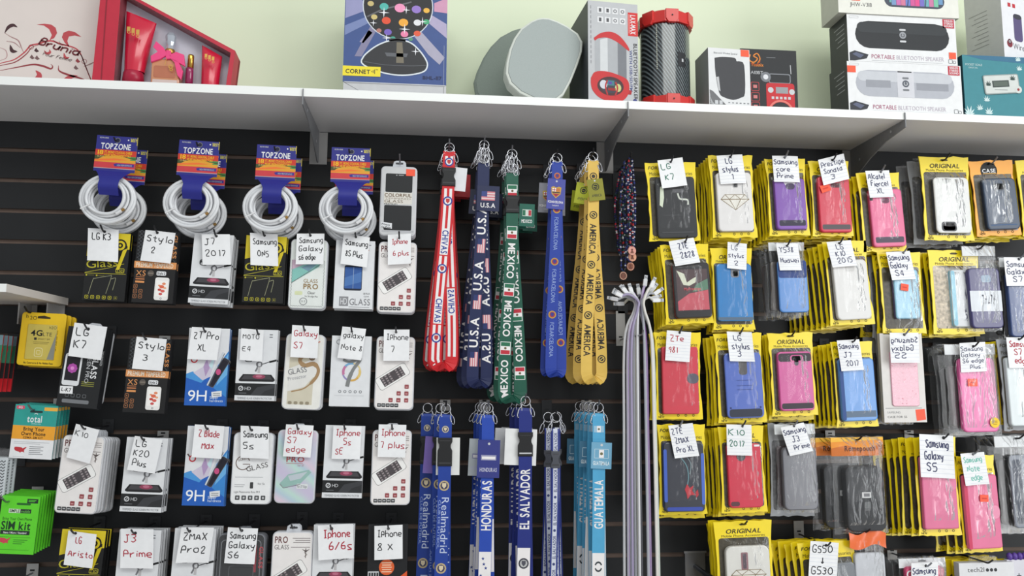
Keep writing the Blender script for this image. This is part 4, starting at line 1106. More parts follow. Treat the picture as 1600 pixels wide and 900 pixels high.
#      spec, look, hook px, how many, roll, hook light
LANS = [('chiv','red and white striped lanyard with black buckle',702,226,5,0.6,1,'upper row'), ('usa','navy lanyard with white country lettering and flag card',757,222,4,0.6,1,'upper row'), ('mex','green lanyard with white country lettering',800,236,4,-.5,1,'upper row'),
        ('barca','blue lanyard with a crest card',870,242,3,0.3,0,'upper row'), ('amer','yellow lanyard with black lettering',926,240,5,0.3,0,'upper row'),
        ('real','royal blue lanyard with a black buckle and crest',697,634,3,.4,0,'lower row'), ('hond','blue lanyard with white starred end and navy card',763,633,4,0,1,'lower row'), ('salv','dark blue lanyard with buckle over a white card',821,622,3,0,1,'lower row'),
        ('thin','narrow white striped blue lanyard with grey buckle',868,648,3,0,0,'lower row'), ('guat','sky blue lanyard with white end',935,632,5,.2,1,'lower row')]
for sid, look, hx, hy, n, rl, lt, row in LANS:
    n_ = LAN[sid]
    for j in range(n):
        var = [0,1,2,3,1][j]; f = (j+1)//2*(1 if j % 2 else -1)
        lab = 'front %s, %s' % (look, row) if j == 0 else 'lanyard behind the front %s' % look
        lanyard(n_, 'lanyard', lab, hx, hy, -.150, rl+f*(1.0 if row == 'upper row' else .25)+random.uniform(-.2,.2), None if j == 0 else 'behind the '+look, yaw=(0,-9,9,-12,6)[j] if row == 'upper row' else (0,4,-4,5,0)[j], off=(random.uniform(-.001,.001)+{'real':(-.012,-.012,-.021,-.02,-.02)[j],'hond':-.005,'salv':-.008,'guat':-.006,'thin':.0}.get(sid,0)*j+(((0,-.014,.012)[j]) if sid=='thin' else 0), .0285*j, 0), var=var)
    hook(hx, hy, 'hook holding the %s' % look, Y=-.150, light=bool(lt), ext=.014, rise=.010, above=(row == 'lower row'), lp=(row == 'lower row' and sid != 'thin'))

# ================================================================== bead necklaces
def necklace(j, p, off, rl):
    u = scale_at(985, 320, -.14); t = thing('bead_necklace', 'dark bead necklace with a %s medal, in the bunch beside the yellow lanyards' % ('rimmed pink','bright copper','dark bronze','brown copper')[j] if j < 4 else 'bead necklace tangled in the back of the bunch beside the yellow lanyards', 'necklace', off, rl, 'bead necklaces beside the yellow lanyards' if j < 4 else 'tangled bead necklaces in the back')
    rnd = random.Random(j); L = 132+8*(j % 3)+(20 if j in (2,3) else 0); w = 4+1.2*j
    path = []
    for i in range(37): path.append((-w*math.sin(math.pi*min(1, i/36*1.15)*.8)+rnd.uniform(-.5,.5), 4+L*i/36, 1+rnd.uniform(-.6,.6)))
    path += [(-w*.3, L+8, 1), (0, L+11, 1.5), (w*.3, L+8, 1)]
    for i in range(37): q = 1-i/36; path.append((w*math.sin(math.pi*min(1, q*1.15)*.8)+rnd.uniform(-.5,.5), 4+L*q, -1+rnd.uniform(-.6,.6)))
    cs = [M((30,36,84),.3), M((28,30,36),.3), M((30,70,60),.3), M((200,200,206),.3), M((30,36,84),.3), M((170,40,50),.3) if j in (0,4,6) else M((44,56,120),.3)]
    fine = []
    for a, c in zip(path, path[1:]):
        for q in (0, .5): fine.append(tuple(a[k]+(c[k]-a[k])*q for k in range(3)))
    b = MB(u); b.tube(fine, [1.9 if k % 2 else 1.1 for k in range(len(fine))], cs[0], 5, cols=[cs[rnd.randrange(6)] for _ in range(23)]); b.build('bead_strand', t)
    if j >= 4: return
    mc = [(214,150,140),(222,160,130),(104,72,60),(150,96,76),(180,60,60)][j]; mm = M(mc, .4, .5)
    b = MB(u); b.T = lambda x, y, d: (x, y+L+17, d+1.5); b.prism([(6.2*math.cos(2*math.pi*q/20), 7*math.sin(2*math.pi*q/20)) for q in range(20)], -.8, .8, mm, None, .4); b.ring(0, 0, 4.6, 5.4, 1.0, M((206,160,140), .4, .5), 18, 1.12)
    b.disc(0, -1.4, 1.8, .95, M((120,80,70), .4, .8), 10); b.poly([(-2.6,4),(-2,1),(0,0),(2,1),(2.6,4)], .95, M((120,80,70), .4, .8)); b.T = None; b.build('medal', t)
hk = at(985, 244, -.14)
for j in range(8):
    necklace(j, hk, (hk.x+(-.006,.006,-.010,.003,.0,.008,-.004,.002)[j], -.148+.0145*j, hk.z), (-1.0,.8,1.4,-.4,.2,-1.2,.6,0)[j])
hook(985, 245, 'dark hook holding the bead necklaces', Y=-.14, ext=.012, rise=.008)

# ================================================================== hanging USB cables
def cables():
    u = scale_at(995, 600, -.12); kp = at(998, 470, -.170)
    cc = [(214,212,200),(200,212,196),(226,226,228),(176,178,184),(196,190,206),(214,214,216),(160,150,180),(120,120,128),(224,222,228),(206,216,206),(190,176,206),(208,208,204),(170,172,180),(220,216,210)]
    look = ['beige','pale green','white','grey','lilac','bright white','purple edged','dark grey','white and violet','sage','mauve','cream','steel grey','sand']
    n = len(cc)
    for i in range(n):
        sd = -1 if i < 7 else 1; ln = i % 7; dl = (ln-3)*4.4                # every cable keeps to its own layer
        x0 = sd*(2.4+3.8*((ln*3) % 7)); gx = sd*(2.2+.5*((ln*3) % 7))
        ang = R(178+14*((ln*5) % 7)*.9) if sd < 0 else R(-98+16*((ln*5) % 7))
        rad = 13+((ln*2) % 7)*2.2
        hx, hy = -7+rad*math.cos(ang), 3+rad*math.sin(ang)*.9
        if sd > 0: hx += 13; hy -= 3
        t = thing('usb_cable', '%s USB cable in the long bundle hanging beside the yellow pouches' % look[i], 'cable', (kp.x, -.170, kp.z), 0, 'USB cables in one hanging bundle')
        b = MB(u); px, py = math.cos(ang), math.sin(ang)
        top = (hx, hy, dl)
        path = curve([top, (hx*.55+gx*.5, hy*.5-5, dl), (gx, 2, dl), (gx*1.3, 16, dl), (x0*.85, 60, dl), (x0*.95, 200, dl), (x0, 330, dl), (x0*1.05, 520, dl)], 6)
        m = M(cc[i], .4, 0, .04)
        b.tube(path, 2.0, m, 7); b.build('cable', t)
        if i in (4, 8, 10):
            b = MB(u); b.tube([(x+1.8, y, d+.7) for x, y, d in path[6:]], .7, M((136,80,166), .4), 4); b.build('coloured_edge', t)
        b = MB(u); T0 = lambda x, y, d: (top[0]+x*px-y*py, top[1]+x*py+y*px, top[2]+d); b.T = T0
        b.rr(-1, -3.0, 10, 3.0, 1.0, -1.8, 1.8, 'white', None, .7); b.build('plug_body', t)
        b = MB(u); b.T = T0; b.box(10, -2.4, 16, 2.4, -1.2, 1.2, M((200,202,206), .3, .5)); b.rect(12, -1.6, 13.6, -.5, 1.3, 'dark'); b.rect(12, .5, 13.6, 1.6, 1.3, 'dark'); b.build('plug_tip', t)
    hook(998, 466, 'hook carrying the bundle of USB cables', Y=-.165, ext=.016, rise=.004)
    hook(1003, 523, 'bare silver hook pointing out beside the USB cables', Y=-.215, light=True, ext=.012, rise=.010, plate=.012, above=True)
cables()
# ================================================================== phone cases in pouches (right half)
def wavy(w, h, a=1.2, n=10, seed=0):
    rnd = random.Random(seed); out = []
    for (x0, y0), (x1, y1) in (((-w/2,0),(w/2,0)), ((w/2,0),(w/2,h)), ((w/2,h),(-w/2,h)), ((-w/2,h),(-w/2,0))):
        for i in range(n):
            q = i/n; x, y = x0+(x1-x0)*q, y0+(y1-y0)*q
            if i: 
                if x0 == x1: x += rnd.uniform(-a, a)*.9-(2.6*math.sin(q*math.pi)**.6*(1 if x > 0 else -1))
                else: y += rnd.uniform(-a, a)*.9
            out.append((x, y))
    return out
POUCHY = M((246,218,20), .35, 0, .05, 40, .5, .25); POUCHO = M((250,168,40), .35, 0, .05, 40, .5, .25); POUCHC = M((150,152,156), .4, 0, .1, 40)
def cover(b, x0, y0, x1, y1, d0, rise, m, seed=0, nx=9, ny=14):
    rnd = random.Random(seed); R_ = [[rnd.uniform(-1, 1) for _ in range(nx+1)] for _ in range(ny+1)]
    def fn(i, j):
        ex = min(i, 1-i); ey = min(j, 1-j); k = min(1, ex*7)*min(1, ey*9)
        return (x0+(x1-x0)*i, y0+(y1-y0)*j, d0+.2+k*(rise+.55*R_[round(j*ny)][round(i*nx)]))
    b.grid(fn, nx, ny, m)
def case_on(t, u, w, h, c, seed, d0):
    """a phone case lying in a pouch: c = dict(x0,y0,x1,y1 as shares of the pouch, col, and its own details)"""
    X0, Y0, X1, Y1 = (c['box'][0]-.5)*w, c['box'][1]*h, (c['box'][2]-.5)*w, c['box'][3]*h
    W, H = X1-X0, Y1-Y0; dep = c.get('dep', 6.0); col = M(c['col'], c.get('rough', .32), 0, c.get('vary', .05), 40, .5, c.get('coat', .2)); edge = M(c.get('edge', c['col']), .4)
    b = MB(u)
    b.rr(X0, Y0, X1, Y1, c.get('r', 6), d0, d0+dep, col, edge, 1.6)
    d = d0+dep+.1; Tx = lambda q: X0+W*q; Ty = lambda q: Y0+H*q
    for el in c.get('art', ()):
        k = el[0]
        if k == 'rr': b.rrf(Tx(el[1]), Ty(el[2]), Tx(el[3]), Ty(el[4]), el[5], d, el[6]); d += .08
        elif k == 'poly': b.poly([(Tx(x), Ty(y)) for x, y in el[1]], d, el[2]); d += .08
        elif k == 'line': b.line([(Tx(x), Ty(y)) for x, y in el[1]], el[2], d, el[3]); d += .05
        elif k == 'curve': b.line(curve([(Tx(x), Ty(y)) for x, y in el[1]], 5), el[2], d, el[3]); d += .05
        elif k == 'disc': b.disc(Tx(el[1]), Ty(el[2]), el[3], d, el[4], 12); d += .05
        elif k == 'text': b.text(el[1], Tx(el[2]), Ty(el[3]), el[4], d, el[5], True, w=el[6], al='c', rot=el[7] if len(el) > 7 else 0); d += .05
        elif k == 'dots':
            for i in range(el[1]):
                for j in range(el[2]): b.disc(Tx((i+.5+(j % 2)*.25)/(el[1]+.3)), Ty((j+.5)/el[2]), .35, d, el[3], 5)
    o = b.build(c.get('part', 'phone_case'), t)
    cut = c.get('cut')
    if cut:
        b = MB(u)
        for el in cut:
            if el[0] == 'rr': b.rr(Tx(el[1]), Ty(el[2]), Tx(el[3]), Ty(el[4]), el[5], d0+dep, d0+dep+.35, el[6], (30,30,32)); 
            elif el[0] == 'disc': b.disc(Tx(el[1]), Ty(el[2]), el[3], d0+dep+.4, el[4], 14)
        b.build('camera_cutout', o)
    return o
def pouch(label, cx, ty, w, h, roll, Y, style, c, group, seed=0, head='ORIGINAL', sticker=None, off=(0,0,0), text=True, winc=(70,64,50), name='packaged_phone_case'):
    p = at(cx, ty, Y); u = scale_at(cx, ty+h*.5, Y)
    t = thing(name, label, 'phone case', (p.x+off[0], Y+off[1], p.z+off[2]), roll, group)
    b = MB(u)
    m = {'y': POUCHY, 'o': POUCHO, 'c': BAGF, 'g': POUCHC}[style]
    wx0, wy0, wx1, wy1 = -w*.425, h*.185, w*.43, h*.935
    if style in 'yog':
        b.prism(wavy(w, h, 1.3, 10, seed), -1.4, 0, m)
        b.poly([(-6,5),(-3,3.4),(4,3.4),(7,5.2),(4,6.4),(-4,6.4)], .15, (70,60,30))
        b.rrf(wx0, wy0, wx1, wy1, 4, .12, M(winc, .3, 0, .85, 110))  # strong colour noise paints in the light and dark of crumpled plastic
        if text:
            K = (62,54,24)
            if style == 'o':
                b.disc(-w*.06, h*.135, w*.19, .15, 'black', 18); b.text('CASE', -w*.06, h*.16, 5.4, .3, 'white', True, w=w*.3, al='c'); b.rect(-w*.2, h*.17, w*.1, h*.178, .3, (250,200,120))
            elif head == 'ORIGINAL':
                b.text('ORIGINAL', 0, h*.135, 6.2, .2, K, True, w=w*.6, al='c', slant=.2); b.text('Mobile Phone Accessories', 0, h*.175, 3.4, .2, K, w=w*.74, al='c')
            else:
                b.text('FOREVER', -w*.44, h*.085, 4.6, .2, K, True, w=w*.42, slant=.2); b.text('Mobile Phone Accessories', 0, h*.165, 5.2, .2, K, w=w*.84, al='c')
            x = wx0+4; y = h*.945
            for k in range(9): a = k*math.pi/4.5; b.poly([(x+1.2*math.cos(a-.4), y+1.2*math.sin(a-.4)), (x+4.4*math.cos(a), y+4.4*math.sin(a)*.8), (x+1.2*math.cos(a+.4), y+1.2*math.sin(a+.4))], .2, (70,60,20))
            b.text('NEW', x, h*.985, 3, .2, (70,60,20), True, w=9, al='c')
            for k in range(3): b.ring(w*(-.02+.16*k), h*.955, 1.2, 2.0, .2, (70,60,20), 8)
        b.build('pouch', t)
    else:
        b.prism(wavy(w, h, 1.6, 10, seed), -1.2, -.9, SHELL); b.build('clear_bag_back', t)
        if text:
            b = MB(u); b.box(-w*.48, 1, w*.48, h*.12, -.6, .3, (226,228,230)); b.prism([(-6,4),(0,2.6),(6,4),(6,6),(-6,6)], .3, .4, 'grey')
            if isinstance(text, str):
                b.box(-w*.49, 1, w*.49, h*.2, .3, .9, (240,150,40)); b.poly([(-w*.49,h*.12),(-w*.2,h*.09),(w*.1,h*.13),(w*.49,h*.08),(w*.49,h*.2),(-w*.49,h*.2)], 1.0, (206,110,30)); b.poly([(-w*.49,1),(w*.49,1),(w*.49,5),(-w*.49,8)], 1.05, (250,190,60))
                b.text(text, w*.04, h*.15, 7.5, 1.2, (70,30,20), True, w=w*.56, al='c'); b.ring(w*.36, h*.1, 8, 9, 1.2, (90,50,20), 12, .7, 300, 420)
            b.build('header_strip', t)
    dd = .4
    if c:
        case_on(t, u, w, h, c, seed, dd); rise = c.get('dep', 6)+1.0
    else: rise = 5
    b = MB(u)
    if style in 'yog': cover(b, wx0, wy0, wx1, wy1, .1, rise, FILM, seed); b.build('clear_window', t)
    else: cover(b, -w/2+1, 1, w/2-1, h-1, .6, rise+1, BAGF, seed, 10, 16); b.build('clear_bag_front', t)
    for q in (sticker or ()):
        b = MB(u); q = q if len(q) > 2 else (*q, 13, 10, 0)
        co, si = math.cos(R(q[4])), math.sin(R(q[4])); T = lambda x, y, d: ((q[0]-.5)*w+x*co-y*si, q[1]*h+x*si+y*co, rise+1.4+d); b.T = T
        if len(q) > 5: b.disc(0, 0, q[2]/2, 0, q[5], 16); b.rect(-4, -2.4, 4, -1.6, .05, (130,90,20)); b.rect(-4, 0, 4, .8, .05, (130,90,20)); b.rect(-3, 2.4, 3, 3.2, .05, (130,90,20))
        else: b.rect(-q[2]/2, -q[3]/2, q[2]/2, q[3]/2, 0, 'orange'); b.rect(-q[2]*.3, -q[3]*.1, q[2]*.3, q[3]*.12, .05, (214,60,40))
        b.build('price_sticker', t)
    return t
DK = (40,40,44)
def filler(kind_, k):
    cols = [(44,40,40),(70,44,60),(52,54,60),(92,84,80),(60,40,44),(36,38,46)]
    return dict(box=(.16,.24,.86,.9), col=cols[k % 6], r=5, dep=5)
FPROTO = {}
def backs(cx, ty, w, h, roll, Y, n, style, group, label, gap=.0152, dx=0, dz=-.002, first=1, jx=.002, jr=1.2, seed=0):
    """packs behind the front one: copies of a few plain ones, each hung a little differently"""
    for i in range(first, n+1):
        v = (i+seed) % 3; st = style if isinstance(style, str) and len(style) == 1 else style[(i-1) % len(style)]
        key = (st, v, round(w/4), round(h/6))
        off = (dx*i+random.uniform(-jx, jx), gap*i, dz*i+random.uniform(-.004, .002)); rl = roll+random.uniform(-jr, jr)
        if key not in FPROTO:
            FPROTO[key] = pouch(label, cx, ty, w, h, rl, Y, st, filler(st, v+len(FPROTO)), group, seed=v+7, off=off, text=False if st != 'y' else True, head='FOREVER' if v == 1 else 'ORIGINAL', winc=(70,62,50) if st == 'y' else (90,90,92))
        else:
            c = copy_tree(FPROTO[key]); p = at(cx, ty, Y)
            c.location = (p.x+off[0], Y+off[1], p.z+off[2]); c.rotation_euler = (0, R(rl), 0); c['label'] = label; c['group'] = group
G_ = 'packaged phone cases on hooks'
YF = -.130
INKB = (56,60,96)
def C(col, **k): return dict(box=k.pop('box', (.17,.235,.86,.9)), col=col, **k)
slot = lambda y0=.06, y1=.2, x0=.36, x1=.64, m=(70,70,74): [('rr', x0, y0, x1, y1, 3, m)]
diamond = [('poly', [(.1,.46),(.22,.38),(.78,.38),(.9,.46),(.5,.64)], (226,222,214))]+[('line', q, .9, (130,110,80)) for q in ([(.1,.46),(.22,.38),(.78,.38),(.9,.46),(.5,.64),(.1,.46)], [(.1,.46),(.9,.46)], [(.22,.38),(.34,.46),(.5,.38),(.66,.46),(.78,.38)], [(.34,.46),(.5,.64),(.66,.46)])]
RT = 'top row'; RS = 'second row'; RH = 'third row'; RF = 'fourth row'; RB = 'bottom row'
# label, cx, top, w, h, roll, style, head, case, n behind, back dx, sticker, tag
CASES = [
 (RT,'black case in a yellow pouch with a cream edge patch',1047,254,80,122,-2.5,'y','FOREVER',C((48,49,52), box=(.16,.2,.93,.97), r=5, rough=.6, coat=0, art=[('poly',[(.12,.16),(.2,.14),(.2,.34),(.15,.5),(.08,.46)],(214,222,200)),('curve',[(.55,.27),(.6,.36),(.78,.38),(.8,.46)],2.6,(206,210,200)),('rr',.16,.62,.86,.64,1,(60,61,64)),('rr',.1,.9,.9,.92,1,(70,71,74))], cut=[('rr',.42,.2,.72,.26,3,(90,90,94))]),0,0,None,
   (1048,253,(1027,251),(1066,246),(1034,295),['LG',('K7',8,14)],'inkgreen')),
 (RT,'white case with a gold diamond drawing in a yellow pouch',1141,243,70,127,-2.0,'y','FOREVER',C((224,221,220), box=(.12,.22,.9,.93), r=6, art=diamond+[('rr',.46,.16,.6,.26,2,(150,148,148)),('rr',.49,.17,.57,.25,1,(60,60,64)),('dots',0,0,'grey')]),7,-.0012,None,
   (1141,245,(1120,243),(1160,241),(1126,288),[('LG',12,10),('stylus',6,24),('1',16,5)],INKB)),
 (RT,'purple case with a black foot in a yellow pouch',1226,248,64,118,-2.0,'y','FOREVER',C((126,78,170), box=(.16,.27,.9,.93), r=5, art=[('rr',.08,.82,.94,.93,2,(58,54,72)),('poly',[(.3,.08),(.7,.08),(.64,.14),(.36,.14)],(226,220,228))], cut=[('rr',.36,.1,.66,.22,6,(70,56,86))]),8,-.001,None,
   (1226,246,(1207,243),(1247,244),(1210,284),[('Samsung',2,36),('core',5,20),('Prime',5,25)],INKB)),
 (RT,'red case with a smoked foot in a yellow pouch',1294,252,64,114,-1.5,'y','ORIGINAL',C((206,46,72), box=(.16,.22,.93,.96), r=5, art=[('rr',.06,.86,.94,.95,2,(92,86,90))], cut=[('rr',.4,.12,.7,.2,6,(90,40,50))]),6,-.001,[(.32,.38,15,11,-18)],
   (1301,250,(1278,250),(1318,240),(1285,290),[('Prestige',3,34),('Sonata',5,28),('3',14,6)],INKB)),
 (RT,'pink case with a black foot in a yellow pouch',1371,270,68,119,-3.0,'y','ORIGINAL',C((222,98,142), box=(.2,.22,.95,.95), r=5, edge=(196,60,90), art=[('rr',.07,.83,.93,.93,2,(88,76,92)),('rr',.0,.12,.1,.2,1,(60,50,56))], cut=[('rr',.36,.16,.6,.25,5,(110,60,84))]),4,-.003,None,
   (1376,268,(1352,267),(1389,266),(1359,309),[('Alcatel',3,27),('Fiercel',6,28),('XL',14,11)],INKB)),
 (RT,'white dotted case with a lower camera hole in a yellow pouch',1474,245,78,126,-1.0,'y','ORIGINAL',C((222,222,220), box=(.2,.26,.9,.92), r=7, edge=(60,61,64), dep=7, art=[('dots',7,12,(176,180,180))], cut=[('rr',.14,.8,.56,.97,4,(70,72,76)),('rr',.18,.82,.52,.95,3,(206,208,206))]),4,-.006,None,None),
 (RT,'navy case in an orange pouch with a black emblem',1547,251,70,112,-3.5,'o','CASE',C((44,62,86), box=(.2,.25,.93,.93), r=6, edge=(30,40,60), art=[('rr',.1,.9,.9,.92,1,(60,90,130))], cut=[('rr',.3,.1,.66,.24,3,(60,66,76)),('rr',.34,.115,.62,.225,3,(214,214,210))]),3,.001,None,None),
 (RT,'case in a yellow pouch cut off at the right edge',1622,251,72,112,-2,'y','ORIGINAL',C((210,206,200)),2,-.004,None,None),
 (RS,'black smartphone dummy in a yellow pouch',1069,382,76,122,-3.0,'y','FOREVER',C((42,40,44), box=(.2,.24,.95,.93), r=5, part='phone_case', edge=(150,40,50), art=[('rr',.08,.12,.93,.86,1,(86,70,72)),('poly',[(.08,.86),(.93,.86),(.93,.5),(.4,.56),(.08,.7)],(196,92,104)),('poly',[(.93,.5),(.93,.3),(.6,.4),(.5,.53)],(96,130,110)),('poly',[(.1,.14),(.3,.2),(.36,.36),(.5,.3),(.62,.26),(.6,.36),(.42,.42),(.26,.4)],(214,216,196)),('text','MyPrestige',.5,.5,4,(206,90,100),26)]),5,-.002,None,
   (1070,378,(1045,377),(1084,371),(1055,416),[('ZTE',12,15),('2828',12,22)],INKB)),
 (RS,'blue case with a grey notch in a yellow pouch',1142,388,66,124,-1.0,'y','ORIGINAL',C((52,126,190), box=(.1,.2,.93,.9), r=5, rough=.25, coat=.5, art=[('rr',.0,.93,1.0,.98,1,(90,110,130))], cut=[('rr',.4,-.02,.64,.24,4,(120,124,134)),('rr',.46,.12,.6,.22,2,(150,154,160))]),3,-.001,None,
   (1152,382,(1137,378),(1167,381),(1136,419),[('LG',8,12),('stylus',2,32),('2',14,8)],INKB)),
 (RS,'shiny blue case with dark rim in a clear bag',1228,378,58,112,-1.5,'c','',C((70,130,200), box=(.18,.26,.97,.96), r=6, edge=(26,36,70), rough=.2, coat=.6, art=[('rr',.02,.0,.98,.34,4,(40,66,130))]),3,-.006,None,
   (1229,384,(1213,380),(1247,380),(1221,422),[('Y538',4,25),('Huawei',4,32)],INKB)),
 (RS,'pale grey case in a yellow pouch above the pink and black case',1319,377,70,126,-3.5,'y','ORIGINAL',C((218,216,214), box=(.14,.23,.9,.94), r=7, art=[('rr',.36,.05,.62,.2,3,(206,204,202))]),8,-.006,None,
   (1311,380,(1292,378),(1330,375),(1301,418),[('LG',13,11),('K10',10,15),('2015',10,24)],INKB)),
 (RS,'light blue case with a red sticker in a yellow pouch',1404,394,68,122,-1.5,'y','',C((140,190,214), box=(.28,.22,.84,.82), r=4, rough=.2, coat=.5, edge=(90,80,120), art=[]),4,-.006,[(.5,.44,12,10,10)],
   (1411,394,(1384,394),(1421,392),(1393,438),[('Samsung',2,34),('Galaxy',3,28),('S4',8,14)],INKB)),
 (RS,'dark blue case with a white floral band in a clear bag',1528,384,54,126,-1.5,'c','',C((66,62,110), box=(.06,.27,.96,.97), r=6, rough=.25, coat=.4, art=[('rr',.0,.38,1.0,.72,0,(222,226,232)),('rr',.4,.12,.7,.24,3,(150,170,190))]+[('curve',[(.4+.08*k,.6),(.42+.09*k,.5-.02*(k % 2)),(.4+.1*k,.46)],.7,(70,70,84)) for k in range(5)]+[('disc',.4+.09*k,.46+.06*(k % 3),1.4,(70,70,84)) for k in range(5)]),0,0,None,None),
 (RS,'dark blue case in a clear bag at the right edge',1592,402,66,122,-1,'c','',C((56,76,124), box=(.1,.2,.95,.96), r=5, rough=.2, coat=.5, art=[]),2,-.008,None,
   (1592,404,(1568,402),(1612,402),(1572,447),[('Samsung',3,34),('Galaxy',3,30),('S7',10,14)],INKB)),
 (RH,'red wallet case with a grey clasp in a yellow pouch',1058,519,74,132,-.3,'y','',C((206,60,76), box=(.14,.17,.9,.94), r=3, rough=.45, coat=.1, art=[], cut=[('rr',.68,.4,1.0,.55,7,(96,92,104))], dep=6),2,-.001,None,
   (1062,518,(1042,516),(1080,519),(1039,563),[('ZTe',6,22),('981',5,14)],RED)),
 (RH,'blue armoured case in a yellow pouch',1152,521,76,134,-2.0,'y','FOREVER',C((84,108,190), box=(.16,.22,.92,.95), r=7, edge=(40,44,70), rough=.25, coat=.5, dep=7, art=[('rr',.06,.86,.94,.98,4,(50,54,70)),('rr',.3,.42,.72,.43,0,(60,80,150)),('rr',.3,.5,.72,.51,0,(60,80,150)),('rr',.3,.56,.72,.57,0,(60,80,150)),('disc',.1,.84,1.4,(50,60,110)),('disc',.9,.84,1.4,(50,60,110))], cut=[('rr',.38,.1,.6,.34,4,(90,88,90))]),3,-.004,None,
   (1156,520,(1135,518),(1174,519),(1141,564),[('LG',10,12),('stylus',6,28),('3',14,6)],INKB)),
 (RH,'pink case with black ends in a yellow pouch',1234,520,72,124,-1.8,'y','ORIGINAL',C((206,88,152), box=(.16,.23,.9,.94), r=6, art=[('rr',.02,.03,.98,.17,4,(62,54,62)),('rr',.04,.87,.96,.965,3,(62,54,62))], cut=[('rr',.36,.06,.74,.18,4,(206,90,150)),('rr',.4,.075,.7,.155,3,(100,96,104)),('rr',.48,.12,.6,.24,4,(100,96,104))]),3,-.001,None,None),
 (RH,'sky blue case in a yellow pouch below the pale grey case',1330,534,66,126,-2.0,'y','',C((88,146,214), box=(.12,.2,.94,.93), r=5, rough=.3, coat=.4, art=[('rr',.02,.84,.96,.94,0,(100,118,140)),('rr',.0,.02,.1,.98,2,(50,80,140))]),6,-.004,None,
   (1332,534,(1308,532),(1343,530),(1315,580),[('Samsung',2,34),('J7',8,14),('2017',10,22)],INKB)),
 (RH,'pale pink glitter case in a white box',1407,521,66,131,-.5,'w','',None,3,-.006,None,
   (1413,522,(1390,520),(1435,520),(1391,567),[('Samsung',2,36),('Galaxy',2,30),('S5',6,16)],INKB)),
 (RH,'bright pink case with an orange sticker in a clear bag',1514,537,82,134,-1.0,'c','',C((222,96,160), box=(.22,.16,.9,.96), r=7, rough=.3, coat=.4, edge=(206,80,140), art=[]),3,-.006,[(.44,.425,15,11,0),(.8,.86,15,15,0,(246,206,40))],
   (1521,541,(1500,536),(1540,534),(1502,582),[('Samsung',1,34),('Galaxy',2,28),('S6 edge',3,33),('Plus.',14,20)],INKB)),
 (RH,'white glossy case in a pouch at the right edge',1592,530,72,132,-1.5,'g','',C((206,214,216), box=(.1,.2,.95,.95), r=5, coat=.6),2,-.006,None,
   (1592,530,(1573,527),(1612,527),(1577,575),[('Samsung',4,34),('S7',10,12),('edge',10,20)],RED)),
 (RF,'black case with blue sides and a red flower in a yellow pouch',1064,663,76,134,-.4,'y','FOREVER',C((54,56,66), box=(.1,.2,.93,.97), r=6, edge=(60,90,180), rough=.3, coat=.5, art=[('rr',.0,.1,.08,.86,2,(70,100,190)),('rr',.92,.16,1.0,.9,2,(80,110,200)),('rr',.06,.93,.94,.985,3,(60,80,170)),('curve',[(.4,.2),(.56,.34),(.6,.5),(.56,.64)],1.4,(110,150,160)),('curve',[(.5,.16),(.66,.3),(.64,.46)],.8,(150,170,176)),('poly',[(.5,.68),(.56,.6),(.62,.66),(.72,.62),(.68,.7),(.76,.76),(.64,.76),(.56,.82),(.54,.74)],(190,60,70)),('poly',[(.76,.72),(.82,.68),(.84,.76),(.78,.8)],(180,60,70))]),1,-.001,None,
   (1062,664,(1044,665),(1082,661),(1054,716),[('ZTE',3,18),('ZMAX',6,22),('Pro XL',6,28)],INKB)),
 (RF,'red case with round camera hole in a yellow pouch',1157,666,72,128,-1.3,'y','ORIGINAL',C((206,48,72), box=(.15,.2,.88,.94), r=6, art=[('rr',.04,.9,.3,.97,3,(96,60,66)),('rr',.8,.02,.96,.05,1,'white')], cut=[('disc',.4,.2,7,(90,84,88)),('rr',.34,.13,.48,.26,6,(110,104,108))]),5,-.003,None,
   (1160,664,(1135,663),(1174,664),(1136,711),[('K10',3,26),('2017',4,24)],'inkgreen')),
 (RF,'smoky grey case in a clear bag over yellow pouches',1241,662,66,132,-.8,'c','',C((96,96,104), box=(.14,.26,.94,.96), r=8, rough=.25, coat=.6, art=[]),5,-.0045,None,
   (1240,664,(1220,668),(1256,660),(1238,711),[('Samsung',2,37),('J3',12,12),('Prime',11,26)],INKB)),
 (RF,'black belt pouch in a clear bag with orange header',1338,682,84,142,-.8,'c','pouch',C((56,57,60), box=(.18,.3,.88,.96), r=9, rough=.7, coat=0, dep=12, art=[('rr',.06,.04,.94,.54,6,(66,67,70)),('rr',.42,.4,.66,.7,2,(50,51,54)),('rr',.4,.4,.64,.49,1,(206,206,206)),('rr',.45,.42,.6,.47,0,(120,120,124)),('rr',.46,.55,.62,.68,1,(96,98,100)),('line',[(.06,.66),(.94,.66)],1,(40,41,44))], part='belt_pouch'),1,-.016,None,None),
 (RF,'rose pink wallet case behind a large white tag',1459,683,68,142,-.8,'y','ORIGINAL',C((216,100,142), box=(.1,.2,.88,.93), r=3, rough=.45, art=[], cut=[('rr',.7,.28,1.0,.46,6,(230,130,166))]),6,-.009,None,
   (1474,684,(1435,678),(1488,681),(1437,745),[('Samsung',8,26),('Galaxy',6,22),('S5',8,12)],INKB)),
 (RF,'rose pink wallet case with an orange sticker, lower right',1522,712,62,138,-2.0,'y','',C((222,104,146), box=(.1,.2,.94,.96), r=3, rough=.45, art=[('rr',.0,.0,.1,1.0,2,(206,60,96))], cut=[('rr',.64,.42,1.0,.6,7,(236,150,180))]),3,-.012,[(.56,.44,13,10,4)],
   (1520,709,(1500,709),(1537,706),(1508,759),[('Samsung',4,30),('Note',8,20),('edge',12,18)],(120,190,176))),
